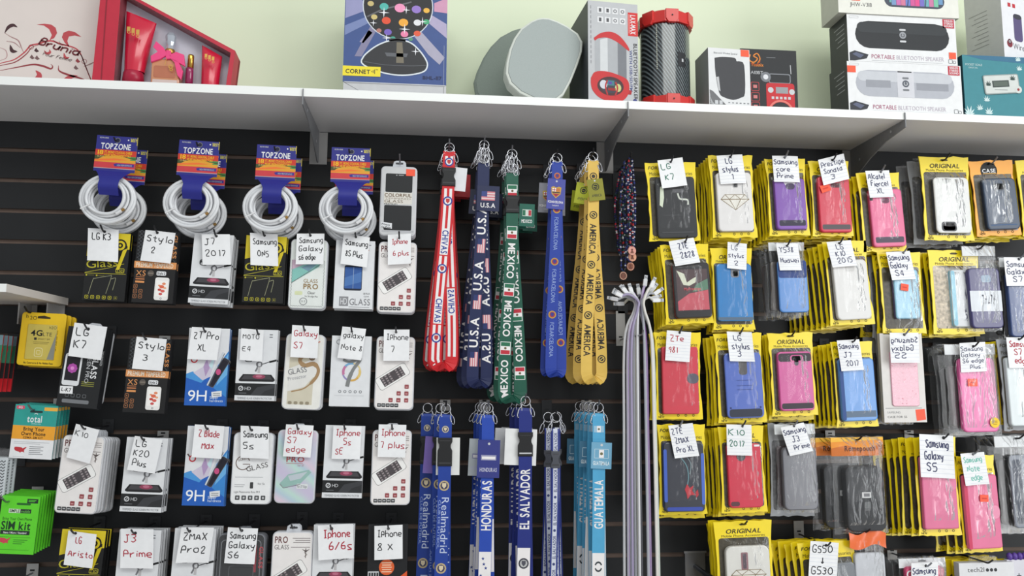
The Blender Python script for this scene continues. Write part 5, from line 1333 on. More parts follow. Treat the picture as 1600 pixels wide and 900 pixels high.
 (RF,'stack of thin black phone frames in a clear bag',1588,680,74,140,-1.5,'c','',C((120,126,138), box=(.24,.2,.98,.94), r=6, edge=(40,42,46), art=[('rr',.06,.06,.3,.94,4,(70,76,90)),('rr',.34,.04,.5,.96,3,(160,166,176)),('rr',.6,.06,.72,.96,3,(90,96,110))]),4,-.008,None,None),
 (RB,'white case with a diamond drawing in the lowest yellow pouch',1160,814,92,132,-1.5,'y','ORIGINAL',C((220,218,212), box=(.16,.27,.9,.96), r=10, dep=7, art=[('rr',.34,.1,.5,.38,2,(150,110,116)),('rr',.38,.12,.46,.36,1,(96,84,92))]+diamond),3,-.001,None,None),
 (RB,'dark case in a yellow pouch behind a two line white tag',1290,846,90,130,-3.0,'y','FOREVER',C((120,124,130), box=(.2,.24,.94,.96)),6,-.010,None,
   (1291,852,(1266,845),(1310,848),(1262,905),[('G550',4,28),('>',16,5),('G530',4,30)],(40,40,46))),
 (RB,'case in a clear bag with an orange top edge',1350,826,60,130,-1.0,'t','',C((190,192,198), box=(.16,.26,.94,.96), r=6, coat=.6),2,-.008,None,None),
 (RB,'pink case in a clear bag behind a cut off white tag',1440,871,76,120,-1.0,'c','',C((196,60,104), box=(.1,.1,.9,.96), r=6, art=[('disc',.12,.1,6,(226,226,228)),('disc',.12,.1,4,(180,60,90)),('rr',.3,.03,.98,.12,2,(226,120,140))]),3,-.006,None,
   (1447,884,(1424,880),(1466,878),(1424,930),[('Samsung',2,34)],INKB)),
]
def whitebox(label, cx, ty, w, h, roll, Y, group, off=(0,0,0)):
    p = at(cx, ty, Y); u = scale_at(cx, ty+h*.5, Y); t = thing('packaged_phone_case', label, 'phone case', (p.x+off[0], Y+off[1], p.z+off[2]), roll, group)
    b = MB(u); b.box(-w/2, 0, w/2, h, -7, 0, (222,218,214), (200,196,192)); b.rect(-w*.46, h*.84, w*.4, h*.845, .1, 'grey'); b.text('SAMSUNG', -w*.42, h*.9, 3, .1, 'grey', w=20); b.text('CASE FOR S5', -w*.42, h*.95, 3, .1, 'dark', w=30); b.build('box', t)
    b = MB(u); m = M((224,166,182), .2, 0, .25, 400, .6, .5); b.rr(-w*.3, h*.2, w*.34, h*.82, 4, .1, 2.2, m, None, .8)
    rnd = random.Random(2)
    for k in range(60): b.disc(rnd.uniform(-w*.28,w*.32), rnd.uniform(h*.22,h*.8), rnd.uniform(.3,.9), 2.3, (244,222,226) if k % 2 else (206,120,140), 5)
    b.build('phone_case', t)
    b = MB(u); b.poly([(w*.24,h*.86),(w*.46,h*.85),(w*.48,h*.97),(w*.26,h*.985)], .2, 'orange'); b.build('price_sticker', t)
    return t
def orange_bag(label, cx, ty, w, h, roll, Y, c, group, off=(0,0,0)):
    t = pouch(label, cx, ty, w, h, roll, Y, 'c', c, group, seed=5, off=off, text=False); u = scale_at(cx, ty+h*.5, Y)
    b = MB(u); b.grid(lambda i, j: (-w*.48+w*.96*i, 3+h*.17*j+4*math.sin(i*7), 8.8+1.5*math.sin(i*9+j*3)), 12, 3, M((240,110,50), .3, 0, .1, 40, .5, .4)); b.build('orange_header', t)
    return t
def right_wall():
    count = {}
    for idx, (row, look, cx, ty, w, h, rl, st, head, c, n, bdx, stk, tg) in enumerate(CASES):
        count[row] = count.get(row, 0)+1
        if st == 'w': whitebox(look, cx, ty, w, h, rl, YF, G_)
        elif st == 't': orange_bag(look, cx, ty, w, h, rl, YF, c, G_)
        else: pouch(look, cx, ty, w, h, rl, YF, st, c, G_, seed=idx, head=head, sticker=stk, text='Romepouch' if head == 'pouch' else True)
        grp = 'packs behind the '+look
        bst = {'y':'y','o':'y','c':'c','g':'y','w':'gc','t':'c'}[st]
        if look.startswith('white dotted') or look.startswith('light blue'): bst = 'cg' if look.startswith('white d') else 'ygc'
        if look.startswith('dark blue case with'): bst = 'y'
        if look.startswith('smoky'): bst = 'gyyyy'
        if head == 'pouch': 
            pouch('black belt pouch in a clear bag half hidden behind another', cx-24, ty+2, w, h-4, rl, YF, 'c', c, G_, seed=44, text='Romepouch', off=(0,.030,0)); n = 0
        short = 'pack behind the '+look
        assert len(look.split()) <= 13, look
        ab = look.startswith(('black belt','rose pink wallet case behind','dark case in','pink case in a clear'))
        if n: backs(cx, ty, w, h, rl, YF+(.012 if st == 'w' else 0), n, bst, grp, short, dx=bdx, seed=idx)
        if tg:
            hx, hy, TL, TR, BL, lines, ink = tg
            ptag(hx, hy, TL, TR, BL, lines, 'white paper tag hanging over the '+look.split(' in a ')[0].split(' in the ')[0], ink, Y=-.146, ruled=(idx % 7 != 0), mir=look.startswith('pale pink glitter'), wt=.15, big=1)
            hook(hx, hy, 'hook of the '+look, Y=-.146, light=idx % 5 in (2,4), ext=.022, above=ab, lp=ab)
        elif cx < 1600:
            hook(cx+1, ty+5, 'hook of the '+look, Y=-.136, light=idx % 3 == 0, ext=.026, above=ab, lp=ab)
    # pouches that hang behind the floral case
    pouch('yellow pouch with a clear blue rimmed case, half behind the floral case', 1489, 391, 80, 124, -1.0, YF+.012, 'y', C((206,208,210), box=(.36,.24,.92,.92), r=5, edge=(130,190,214), art=[('rr',.0,.02,.14,.98,3,(150,200,220))]), G_, seed=61, winc=(196,180,160))
    backs(1489, 391, 80, 124, -1.0, YF+.014, 4, 'y', 'packs behind the pouch with the blue rimmed case', 'pack hidden behind the pouch with the blue rimmed case', dx=-.005)
    # boxed case at the bottom right
    p = at(1541, 879, -.13); u = scale_at(1541, 900, -.13); t = thing('packaged_phone_case', 'plain white boxed case with three black dots, bottom right', 'phone case', p, -.5, G_)
    b = MB(u); b.box(-43, 0, 43, 120, -12, 0, (222,222,224), (206,206,210)); b.text('tech21', -30, 13, 6.4, .1, 'dark', w=26)
    for k in range(3): b.disc(1+6.4*k, 10.6, 2.5, .1, 'dark', 12)
    b.build('box', t)
    b = MB(u); b.rr(-22, -8, 22, 2, 4, -9, -7, SHELL); b.build('hang_tab', t)
    backs(1541, 872, 84, 120, -.5, -.112, 4, 'y', 'packs behind the white box with three dots', 'pack hidden behind the white box with three dots', dx=-.010)
    hook(1541, 879, 'hook carrying the white box with three dots', Y=-.146)
    p = at(1592, 861, -.12); u = scale_at(1592, 880, -.12); t = thing('packaged_phone_case', 'white pack with a purple bead like top at the right edge', 'phone case', p, -.5, G_)
    b = MB(u); b.box(-20, 12, 30, 120, -6, 0, (214,212,220)); b.text('+', -6, 40, 10, .1, 'dark'); b.build('box', t)
    b = MB(u)
    for k in range(6): b.lathe([(0,2),(3.4,4),(4.4,8),(3.4,12),(0,14)], -14+8*k, -2, M((92,64,150), .3), 10)
    b.build('beaded_top', t)
    # free hook at the bottom and bare back plates seen in the grooves
    p = at(1086, 866, -.003); t = thing('display_hook', 'empty wide chrome hook with a square plate, bottom centre', 'hook', (p.x, 0, p.z), 0, 'display hooks in the slat wall')
    b = MB(); b.box(-.026, -.004, .026, .062, .0005, .003, M((160,160,164), .3, .8)); b.box(-.029, -.008, .029, -.003, .0005, .006, M((180,180,184), .3, .8)); b.build('back_plate', t)
    b = MB(); b.tube([(0,.03,.003),(.002,.032,.08),(.004,.03,.16)], .006, M((60,61,64), .4, .6), 8); b.build('prong', t)
right_wall()
# ================================================================== goods on top of the shelf
def edge_y(x): return 118+x*0.0395
def on_shelf(name, label, cat, cx, Y=-.244, yaw=0.0, group=None, by=None, z=None, roll=0.0):
    """a thing standing on the shelf; its parts are drawn at picture coordinates around (cx, by)"""
    by = edge_y(cx) if by is None else by
    p = at(cx, by, Y); u = scale_at(cx, by-60, Y)
    t = thing(name, label, cat, (p.x, Y, TOP_Z if z is None else z), roll, group, yaw)
    def mb():
        b = MB(u); b.T = lambda x, y, d: (x-cx, y-by, d); return b
    return t, mb, by
def sparkle(b, x, y, r, d, c=(240,240,246)):
    b.poly([(x+(r if q % 2 == 0 else r*.16)*(1 if q % 4 else 1.2)*math.sin(q*math.pi/4), y-(r if q % 2 == 0 else r*.16)*math.cos(q*math.pi/4)) for q in range(8)], d, c)
def sticker(t, mb, x0, y0, x1, y1, d):
    b = mb(); b.rect(x0, y0, x1, y1, d, 'orange'); b.build('price_sticker', t)

# floral perfume box
def floral():
    t, mb, by = on_shelf('perfume_box', 'white box with red and dark floral scrolls at the far left of the shelf', 'box', 40, -.20)
    b = mb(); Wm = M((226,214,208), .35, 0, .03, 20, .5, .3); b.box(-75, -60, 148, by, -50, 0, Wm)
    Rd, Rk, Bk = (192,78,84), (150,60,66), (74,46,50); d = .2
    b.poly([(51,13),(62,14),(71,20),(76,30),(73,39),(80,35),(84,26),(81,17),(74,12),(63,11)], d, Rd); b.poly([(123,31),(112,23),(102,21),(94,25),(92,33),(97,42),(105,50),(101,39),(103,31),(112,29)], d, Rd)
    def sw(pts, w, c): 
        P = curve(pts, 7); n = len(P); b.line(P, [max(.8, 1.5*w*math.sin(math.pi*(i+.6)/(n+.4))) for i in range(n)], d, c)
    sw([(-60,100),(-20,92),(0,82),(20,75),(35,62),(44,50),(56,46),(74,40),(92,45),(112,50),(122,58),(130,75),(139,95),(147,112)], 1.8, Rd); sw([(-60,105),(0,86),(22,79),(38,65),(46,53),(56,48)], 1.2, Rk); sw([(112,53),(124,62),(132,80),(142,103),(147,114)], 1.2, Rk)
    sw([(-10,97),(25,88),(50,82),(66,84),(78,88),(81,84),(78,80)], 2.2, Rk); sw([(90,82),(92,91),(106,97),(128,103),(146,112)], 2.2, Rk); sw([(130,82),(140,77),(148,72)], 1.4, (150,120,116))
    sw([(2,30),(7,20),(14,16),(21,19)], 4, Bk); sw([(2,30),(12,36),(24,42),(30,54),(34,62)], 1.2, (170,130,130)); sw([(12,50),(16,60),(24,61)], 4, Bk); sw([(6,44),(18,46),(28,54)], 1, (170,130,130))
    sw([(37,107),(47,111),(58,108),(61,99),(55,92)], 7, Rd); sw([(102,119),(102,108),(110,101),(121,98)], 5, Rd); sw([(108,118),(110,110),(116,106)], 3, Rk)
    sw([(-5,55),(6,60),(8,72),(-2,78)], 1, (190,150,150)); sw([(88,40),(92,45),(104,46)], .8, (170,130,130)); sw([(78,38),(86,44),(95,48)], .8, (170,130,130))
    for x, y, c in ((54,57,Bk),(48,69,(120,90,90)),(56,70,(120,90,90)),(120,72,Rk),(118,84,(120,90,90))): b.poly([(x-4,y+1),(x-1,y-4),(x+1,y-1),(x+4,y+2),(x,y+4)], d+.05, c)
    sw([(66,57),(70,62),(75,60),(74,55)], 3, Rd); sw([(97,60),(100,68),(106,67)], 3, Rd); b.ring(45, 52, 3.4, 4.2, d, Rk, 14); b.ring(130, 73, 3.4, 4.2, d, Rk, 14)
    b.hand('Brunia', 56, 47, 12, d+.3, (110,40,46), .22, w=66, rot=15, jit=.02, slant=.25); b.hand('Pour Femme', 64, 65, 6.5, d+.3, Bk, .1, w=46, rot=12, jit=.02, slant=.3)
    b.build('carton', t)
floral()

# red gift set
def giftset():
    t, mb, by = on_shelf('perfume_gift_set', 'open red perfume gift box with two tubes, a bowed bottle and a vial', 'gift set', 250, -.249, 3)
    RdB = M((190,40,62), .45); RdD = M((196,58,74), .5); TL, TR, BR, BL = (152,-42), (364,64), (359,by), (147,by); inn = [(182,-22),(357,68),(352,by-1),(180,by-1)]
    b = mb(); b.prism([TL, TR, BR, BL], -46, -34, RdB)
    out = [TL, TR, BR, BL]
    for i in range(4):
        j = (i+1) % 4; b.prism([out[i], out[j], inn[j], inn[i]], -46, 0, RdB)
    b.rect(160, -30, 162, by, .3, M((140,30,46), .5)); b.build('box', t)
    b = mb(); b.poly(inn, -30, M((206,204,216), .5))
    for a, c in ((0,1),(1,2)): b.add([(*inn[a],0),(*inn[c],0),(*inn[c],-30),(*inn[a],-30)], [[0,1,2,3]], M((222,220,230), .5))
    b.add([(*inn[3],0),(*inn[0],0),(*inn[0],-30),(*inn[3],-30)], [[0,1,2,3]], M((222,220,230), .5)); b.build('white_insert', t)
    def tube(x0, x1, tl, tr, yb, capx0, capx1, cap, s):
        b = mb(); m = M((206,24,58), .25, 0, .04, 40, .5, .5); cx0 = (x0+x1)/2
        n = 16; rings = []
        for q in range(9):
            e = q/8; w = (tr[0]-tl[0])/2*(1-e)+(x1-x0)/2*e; cx = (tl[0]+tr[0])/2*(1-e)+cx0*e; dp = 1.2+(w*.82-1.2)*min(1, e*1.3)**.7
            rings.append([(cx+w*math.cos(2*math.pi*k/n), (tl[1]+(tr[1]-tl[1])*(math.cos(2*math.pi*k/n)+1)/2)*(1-e)+yb*e, -15+dp*math.sin(2*math.pi*k/n)) for k in range(n)])
        b.add([p for r in rings for p in r], [[q*n+k, q*n+(k+1) % n, (q+1)*n+(k+1) % n, (q+1)*n+k] for q in range(8) for k in range(n)], m, True); b.add(rings[0], [list(range(n))], m)
        G = M((206,160,84), .4, .5)
        gx, gy = (cx0+3, (tl[1]+yb)/2-8)
        for k in range(3): b.rect(gx-10*s+k*7*s, gy-6*s+k*2, gx-5*s+k*7*s, gy+2*s+k*2, (x1-x0)*.5-4, G); b.ring(gx-7*s+k*7*s, gy+3*s+k*3, 1.6*s, 2.6*s, (x1-x0)*.5-4, G, 10)
        o = b.build('cream_tube', t)
        if cap:
            b = mb(); b.lathe([(0,yb),((x1-x0)*.46,yb),((x1-x0)*.5,yb+2),((x1-x0)*.55,by-1),(0,by-1)], cx0-1, -15, M((170,30,60), .3), 18); b.build('tube_cap', o)
    tube(190, 221, (187,2), (235,20), 106, 0, 0, True, 1.0); tube(310, 338, (308,52), (341,70), by-1, 0, 0, False, .8)
    b = mb(); am = M((206,140,100), .12, 0, .1, 20, .6, .8); b.rr(234, 84, 278, by-1, 3, -26, -4, am, None, 2); b.rect(237, by-9, 275, by-3, -3.9, M((214,196,190), .2)); b.rr(238, 96, 272, by-12, 3, -4, -3.6, M((184,110,80), .15, 0, .2, 30, .6, .6)); bo = b.build('perfume_bottle', t)
    b = mb(); b.lathe([(0,36),(5,36),(9,42),(8,52),(6,58),(6.5,64),(0,64)], 259, -14, M((190,196,206), .08, .4), 10, False); b.lathe([(7,64),(8,66),(8,70),(7,72)], 259, -14, M((196,150,80), .3, .8), 14); b.build('stopper', bo)
    b = mb(); pk = M((236,70,130), .4)
    for pts in ([(259,78),(252,66),(240,56),(236,66),(244,74),(233,82),(234,92),(248,86)], [(261,78),(272,72),(284,76),(287,96),(276,90),(266,86)], [(262,82),(270,90),(276,112),(282,119),(284,104),(276,88)], [(256,70),(263,70),(266,84),(256,86)]):
        b.prism(pts, -4, 0, pk, None, 1.2)
    b.build('ribbon_bow', bo)
    b = mb(); b.line([(258,84),(256,96)], .8, .5, M((206,160,80), .3, .8)); b.ring(265, 98, 2, 3.4, .5, M((206,160,80), .3, .8), 12); b.ring(266, 103, 1.4, 2.6, .5, M((206,160,80), .3, .8), 12); b.build('gold_charm', bo)
    b = mb(); b.lathe([(0,94),(6,94),(6.2,98),(6,by-1),(0,by-1)], 291, -14, M((150,40,90), .15, 0, .1, 20, .6, .6), 14); v = b.build('vial', t)
    b = mb(); b.lathe([(0,71),(4.4,71),(5,73),(5,94),(0,94)], 292, -14, M((206,166,80), .25, .9), 14); b.build('gold_cap', v)
giftset()

# disco light box
def disco():
    t, mb, by = on_shelf('disco_light_box', 'blue box with a picture of a mirror ball lamp', 'box', 616, -.245)
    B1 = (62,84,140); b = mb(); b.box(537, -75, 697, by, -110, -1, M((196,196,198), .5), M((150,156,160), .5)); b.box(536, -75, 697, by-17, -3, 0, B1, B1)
    by0 = by
    for pts, c in (([(537,-30),(537,22),(568,8),(566,-6)],(150,150,190)), ([(537,34),(537,50),(574,28),(570,18)],(120,134,180)), ([(553,84),(564,84),(586,40),(576,34)],(134,130,160)), ([(640,40),(652,34),(694,80),(686,92),(668,76)],(170,166,186)), ([(672,10),(696,24),(697,48),(668,24)],(176,166,196)), ([(676,-10),(697,-20),(697,6),(676,4)],(206,150,180)), ([(560,60),(566,62),(580,44),(574,40)],(150,146,176))):
        b.poly(pts, .15, c)
    b.disc(619, -2, 55.5, .2, (214,220,230), 40); b.disc(619, -2, 54, .3, (34,33,36), 40)
    for x, y, c, r in ((582,18,(206,186,120),5),(601,23,(226,80,50),7),(628,25,(240,170,60),7.5),(650,24,(226,226,230),6),(664,22,(70,170,120),5),(604,42,(120,96,190),6),(630,44,(236,130,170),6),(650,42,(226,90,60),5.5),(597,0,(80,180,170),7),(622,1,(240,150,190),8.5),(648,2,(150,120,200),7.5),(664,3,(236,180,70),5),(576,-4,(200,180,120),5),(610,-24,(236,190,60),8),(640,-24,(226,90,70),8),(590,40,(180,120,110),4),(612,52,(70,160,140),4),(640,52,(90,150,120),3.5)):
        b.disc(x, y, r, .4, c, 14, r*.86)
    b.line([(571,18),(592,6),(640,-10)], 2.4, .38, (100,100,104))
    dome = curve([(564,90),(570,80),(586,66),(604,57),(622,54),(640,58),(654,70),(664,84),(667,94),(662,104),(644,110),(622,112),(598,109),(574,101),(565,95),(564,90)], 4)
    b.line(dome, 2.2, .5, (220,226,232)); b.poly(dome, .45, (46,46,50)); b.poly([(600,76),(636,76),(634,82),(603,82)], .55, (96,98,104)); b.poly([(618,58),(627,58),(630,92),(618,92)], .55, (120,112,96)); b.line(curve([(568,92),(600,96),(640,96),(665,94)], 5), 1, .55, (90,92,98)); b.rect(606, 52, 632, 57, .5, (50,50,54))
    for x, y, r in ((597,10,9),(581,28,6),(602,52,7),(630,36,9),(648,72,7),(632,4,7),(658,22,8),(672,-20,8)): sparkle(b, x, y, r, .7)
    b.rect(535.5, 100, 594, 116, .6, (240,220,50)); b.text('CORNET', 540, 112, 6.6, .7, (44,42,40), True, w=38)
    for k in range(3): b.rect(580+k*2.2, 107-k*1.3, 581+k*2.2, 109+k*1.3, .7, (44,42,40))
    b.text('TM', 586, 106, 2.2, .7, (44,42,40), w=4); b.text('BHL-117', 660, 117, 5.4, .6, (36,44,84), True, w=30); b.rect(692.5, 60, 693.2, 125, .6, (150,160,190))
    b.poly([(537,by-17),(697,by-17),(694,by-15.6),(540,by-15.6)], .2, 'lgrey'); b.line([(538,by-16),(565,by-1)], .6, -.8, 'grey'); b.rect(563, by-1.4, 566, by, -.8, 'grey'); b.line([(693,by-15),(693,by-1)], .7, -.8, 'grey')
    b.build('carton', t)
disco()

# pair of grey grille speakers
SPK = [(848,15),(858,15),(872,19),(888,26),(905,37),(912,50),(911,66),(904,88),(893,116),(881,139),(868,150),(852,152.5),(836,150),(812,140),(796,126),(790,110),(791,94),(796,70),(803,52),(814,35),(830,22),(840,17)]
def grille():
    for k, (lab, dx, Y, roll, yaw, gc, rc) in enumerate((('pale grille speaker with a cream rim leaning at a slant on the shelf', 0, -.225, 0, 3, (166,174,172), (216,220,212)), ('grey green speaker shell seen from the back behind the pale grille speaker', -58, -.085, 12, -12, (140,150,142), (132,142,134)))):
        t, mb, by = on_shelf('tabletop_speaker', lab, 'speaker', 851+dx, Y, yaw, 'slanted grille speakers', by=152.7 if k == 0 else 156.2, roll=roll, z=None if k == 0 else TOP_Z+.0075)
        if k: t.scale = (1.07, 1.07, 1.07)
        b = mb(); out = [(p[0]+dx, p[1]+(0 if k == 0 else 3.5)) for p in SPK]; b.prism(out, -26, 0, M(rc, .5), None, 3); b.build('shell', t)
        c = (sum(p[0] for p in out)/len(out), sum(p[1] for p in out)/len(out)); inn = [(c[0]+(x-c[0])*.93, c[1]+(y-c[1])*.945) for x, y in out]
        b = mb(); b.prism(inn, -1, 1.2, M(gc, .75, 0, .1, 700), M((90,94,94), .6), .8); b.build('grille', t)
grille()

# box with a red ringed speaker picture
def ringbox():
    t, mb, by = on_shelf('speaker_box', 'silver box with a red ringed cylinder speaker picture and dark side', 'box', 959, -.246, 5)
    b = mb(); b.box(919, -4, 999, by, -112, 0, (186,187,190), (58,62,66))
    K = (50,50,54)
    for j in range(2):
        for i in range(4):
            x, y = 934+12*i, 5+15.5*j; b.rrf(x, y, x+9, y+10, 1, .2, (222,222,224)); b.rect(x+2.5, y+2, x+6.5, y+8, .3, (84,84,88)) if i < 2 else b.ring(x+4.5, y+5, 1.6, 3, .3, (110,110,114), 10)
    b.rect(983, 10, 999, 48, .2, (206,44,44)); b.text('LAX-MAX', 987, 14, 8, .3, 'white', True, w=31, rot=90); b.rect(984.5, 13, 985.3, 44, .3, (240,180,170))
    b.text('BLUETOOTH SPEAKER', 991.6, 60, 5.6, .2, K, True, w=90, rot=90); b.text('WITH USB/SD/FM', 985, 71, 4.2, .2, (70,80,130), True, w=66, rot=90)
    for i in range(12): b.rect(923, 4+i*8, 924, 9+i*8, .2, (130,130,134))
    for x0, x1, c in ((928,982,(170,172,176)),): b.poly([(930,56),(956,50),(978,66),(980,122),(956,112),(930,116)], .2, c)
    b.poly([(938,58),(950,54),(950,112),(938,114)], .25, (206,208,210)); b.poly([(966,58),(980,70),(980,122),(966,114)], .25, (120,122,128))
    b.poly(curve([(928,56),(940,47),(956,44),(970,50),(982,64),(985,72),(980,70),(966,60),(950,54),(936,56),(930,60),(928,56)], 4), .35, (196,44,48))
    b.poly(curve([(923,120),(930,110),(948,108),(966,112),(980,118),(984,128),(982,142),(972,153),(952,155),(936,150),(926,140),(923,130),(923,120)], 4), .35, (196,44,48)); b.poly([(980,134),(988,136),(987,142),(980,142)], .34, (170,36,42))
    b.disc(954, 131, 21, .45, (70,40,44), 24, 15); b.disc(954, 131, 17, .5, (60,58,70), 24, 11); b.disc(943, 129, 6, .55, (206,206,216), 14, 7); b.disc(966, 133, 5, .55, (196,200,130), 12, 6.5); b.rect(949, 122, 960, 130, .55, (60,120,130)); b.rect(951, 124, 956, 128, .6, (90,60,160))
    b.line(curve([(949,122),(946,132),(949,145)], 4), 2.4, .65, (176,40,46)); b.line(curve([(962,124),(965,134),(961,146)], 4), 2.4, .65, (176,40,46)); b.rect(950, 134, 962, 138, .65, (150,34,40)); b.disc(993, 152, 3.6, .2, (60,66,130), 10)
    b.build('carton', t)
ringbox()

# red and black cylinder speaker
def cylinder():
    t, mb, by = on_shelf('cylinder_speaker', 'upright black striped cylinder speaker with red end caps', 'speaker', 1052, -.244)
    cf = M((40,44,46), .2, 0, 0, 10, .6, .5).copy(); cf.name = 'carbon_stripe'; nt = cf.node_tree; pb = nt.nodes['Principled BSDF']
    w = nt.nodes.new('ShaderNodeTexWave'); w.inputs['Scale'].default_value = 50; w.inputs['Distortion'].default_value = .6; w.inputs['Detail'].default_value = 1
    tc = nt.nodes.new('ShaderNodeTexCoord'); mp = nt.nodes.new('ShaderNodeMapping'); mp.inputs['Rotation'].default_value = (0, R(32), 0); nt.links.new(tc.outputs['Object'], mp.inputs[0]); nt.links.new(mp.outputs[0], w.inputs['Vector'])
    r = nt.nodes.new('ShaderNodeValToRGB'); r.color_ramp.elements[0].position = .45; r.color_ramp.elements[0].color = (.012,.014,.016,1); r.color_ramp.elements[1].position = .85; r.color_ramp.elements[1].color = (.17,.2,.21,1); nt.links.new(w.outputs['Fac'], r.inputs[0]); nt.links.new(r.outputs[0], pb.inputs['Base Color'])
    b = mb(); b.lathe([(38.5,28),(38.5,by-14)], 1052, -40, cf, 40); b.build('body', t)
    rm = M((206,46,42), .35, 0, .04, 40, .5, .2)
    for y0, y1, up in ((5,33,1), (by-21,by,0)):
        b = mb(); ring = [(1052+(42.5+(1.2 if k % 2 else 0))*math.cos(2*math.pi*(k+.5)/12), -40+(42.5+(1.2 if k % 2 else 0))*math.sin(2*math.pi*(k+.5)/12)) for k in range(12)]
        ys = (y0+5, y1-(6 if up else 0)) if up else (y0+6, y1-2)
        pts = [(x, ys[0]-(0 if up else 0), d) for x, d in ring]+[(x, ys[1], d) for x, d in ring]
        b.add(pts, [[k, (k+1) % 12, 12+(k+1) % 12, 12+k] for k in range(12)]+[list(range(12)), list(range(12, 24))], rm)
        b.lathe([(0,y0),(33,y0),(38,y0+2),(41,y0+6)] if up else [(41,y1-3),(37,y1),(0,y1)], 1052, -40, rm, 36)
        for a in (-90+0, -90+52, -90-52):                       # lugs with screw holes
            ca, sa = math.cos(R(a)), math.sin(R(a)); T0 = b.T; cx_, cd_ = 1052-42*ca*0+43*math.cos(R(a)), -40-43*math.sin(R(a))
            b.T = (lambda x, y, d, ca=ca, sa=sa, cx_=cx_, cd_=cd_: T0(cx_+x*-sa*1+d*ca, y, cd_-x*ca*-1*-1-d*sa))
            b.prism([(-10,ys[0]-2),(10,ys[0]-2),(10,ys[1]-4 if up else ys[1]),(6,ys[1]+(2 if up else 0)),(-6,ys[1]+(2 if up else 0)),(-10,ys[1]-4 if up else ys[1])], -4, 1.2, rm, None, .6); b.T = T0
        o = b.build('end_cap', t)
        b = mb(); b.disc(1052, (ys[0]+ys[1])/2, 1.3, 5.2, 'black', 10); b.build('screw', o)
    b = mb(); fn = lambda a, y, e: (1052+(38.7+e)*math.sin(R(a)), y, -40+(38.7+e)*math.cos(R(a)))
    b.add([fn(a, y, .2) for y in (74, 97) for a in (14,22,30,36)], [[k, k+1, k+5, k+4] for k in range(3)], 'dark'); b.add([fn(a, y, .5) for y in (84, 89) for a in (24,29)], [[0,1,3,2]], 'lgrey'); b.build('port_label', t)
    b = mb()
    for k in range(24): b.add([fn(a, 30+k*3.0+e, .3) for e in (0, 2) for a in (-35,-33)], [[0,1,3,2]], (206,206,190))
    b.build('side_marking', t)
cylinder()

# small white speaker box and black radio box
def smallboxes():
    t, mb, by = on_shelf('speaker_box', 'small white box with a dark speaker picture beside the cylinder speaker', 'box', 1141, -.246, 3)
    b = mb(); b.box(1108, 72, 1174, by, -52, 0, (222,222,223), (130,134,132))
    sp = curve([(1118,88),(1130,85.5),(1150,86),(1153,91),(1158,91),(1165,97),(1165,140),(1158,148),(1146,152),(1132,149),(1124,142),(1119,112),(1118,88)], 3)
    b.poly(sp, .2, (62,62,66)); b.text('Bluetooth Wireless Speaker', 1117, 81, 2.8, .2, 'grey', w=38)
    b.poly([(1109,138),(1114,140),(1137,163),(1109,163)], .22, (110,110,112))
    for k in range(7): b.line([(1109,143+k*3),(1112+k*2,163)], .5, .3, 'lgrey')
    b.rect(1117, 154, 1122, 160, .3, 'lgrey'); b.rect(1124, 154, 1129, 160, .3, 'lgrey')
    for k in range(6): b.rect(1138+k*6, 156, 1141+k*6, 157.4, .3, 'grey')
    b.poly([(1120,118),(1124,117),(1126,140),(1123,138)], .3, (190,190,192)); b.build('carton', t); sticker(t, mb, 1160, 72.5, 1173, 83, .4)
    t, mb, by = on_shelf('radio_box', 'black box with a red retro radio picture and orange bird emblem', 'box', 1204, -.215)
    b = mb(); b.box(1160, 67, 1247, by, -40, 0, (36,37,40), (48,48,52))
    Or = (222,130,40)
    b.line(curve([(1175,76),(1173,84),(1180,88),(1186,82),(1180,78),(1186,74),(1190,82),(1186,90)], 4), 1.8, .2, Or); b.line(curve([(1176,90),(1184,92),(1190,86)], 4), 1.2, .2, (206,60,50)); b.text('Phoenix', 1177, 94, 5, .2, Or, True, w=18)
    b.text('A113BT', 1175, 106, 4.6, .2, 'lgrey', w=19)
    for y in (119, 135, 150): b.rro(1175, y, 1187, y+13, 1.5, 1, .2, (180,60,66)); b.rect(1178, y+4, 1184, y+9, .3, (206,120,120))
    b.disc(1198, 110, 8, .15, (120,122,128), 16); b.disc(1198, 110, 4, .18, (220,220,224), 12)
    Rr = (196,40,48); b.rro(1203, 105, 1236, 119, 3, 1.6, .2, (130,132,138)); b.rrf(1198, 119, 1242, by-2, 4, .25, Rr); b.rect(1213, 125, 1232, 135, .3, (150,152,156)); b.disc(1205, 130, 4.4, .3, 'lgrey', 14); b.disc(1238, 132, 4.4, .3, 'lgrey', 14)
    b.ring(1220, 165, 17, 20, .35, (226,120,110), 24, 1, 180, 360); b.poly([(1220+16.5*math.cos(R(a)), 165+16.5*math.sin(R(a))) for a in range(180, 361, 10)], .34, (44,42,46))
    for k in range(5): b.rect(1206+k*6.4, 140, 1210+k*6.4, 144, .4, 'lgrey')
    b.line([(1237,90),(1237.6,104)], 1, .2, 'lgrey'); b.rect(1200, 79, 1214, 80, .2, 'grey'); b.build('carton', t)
smallboxes()

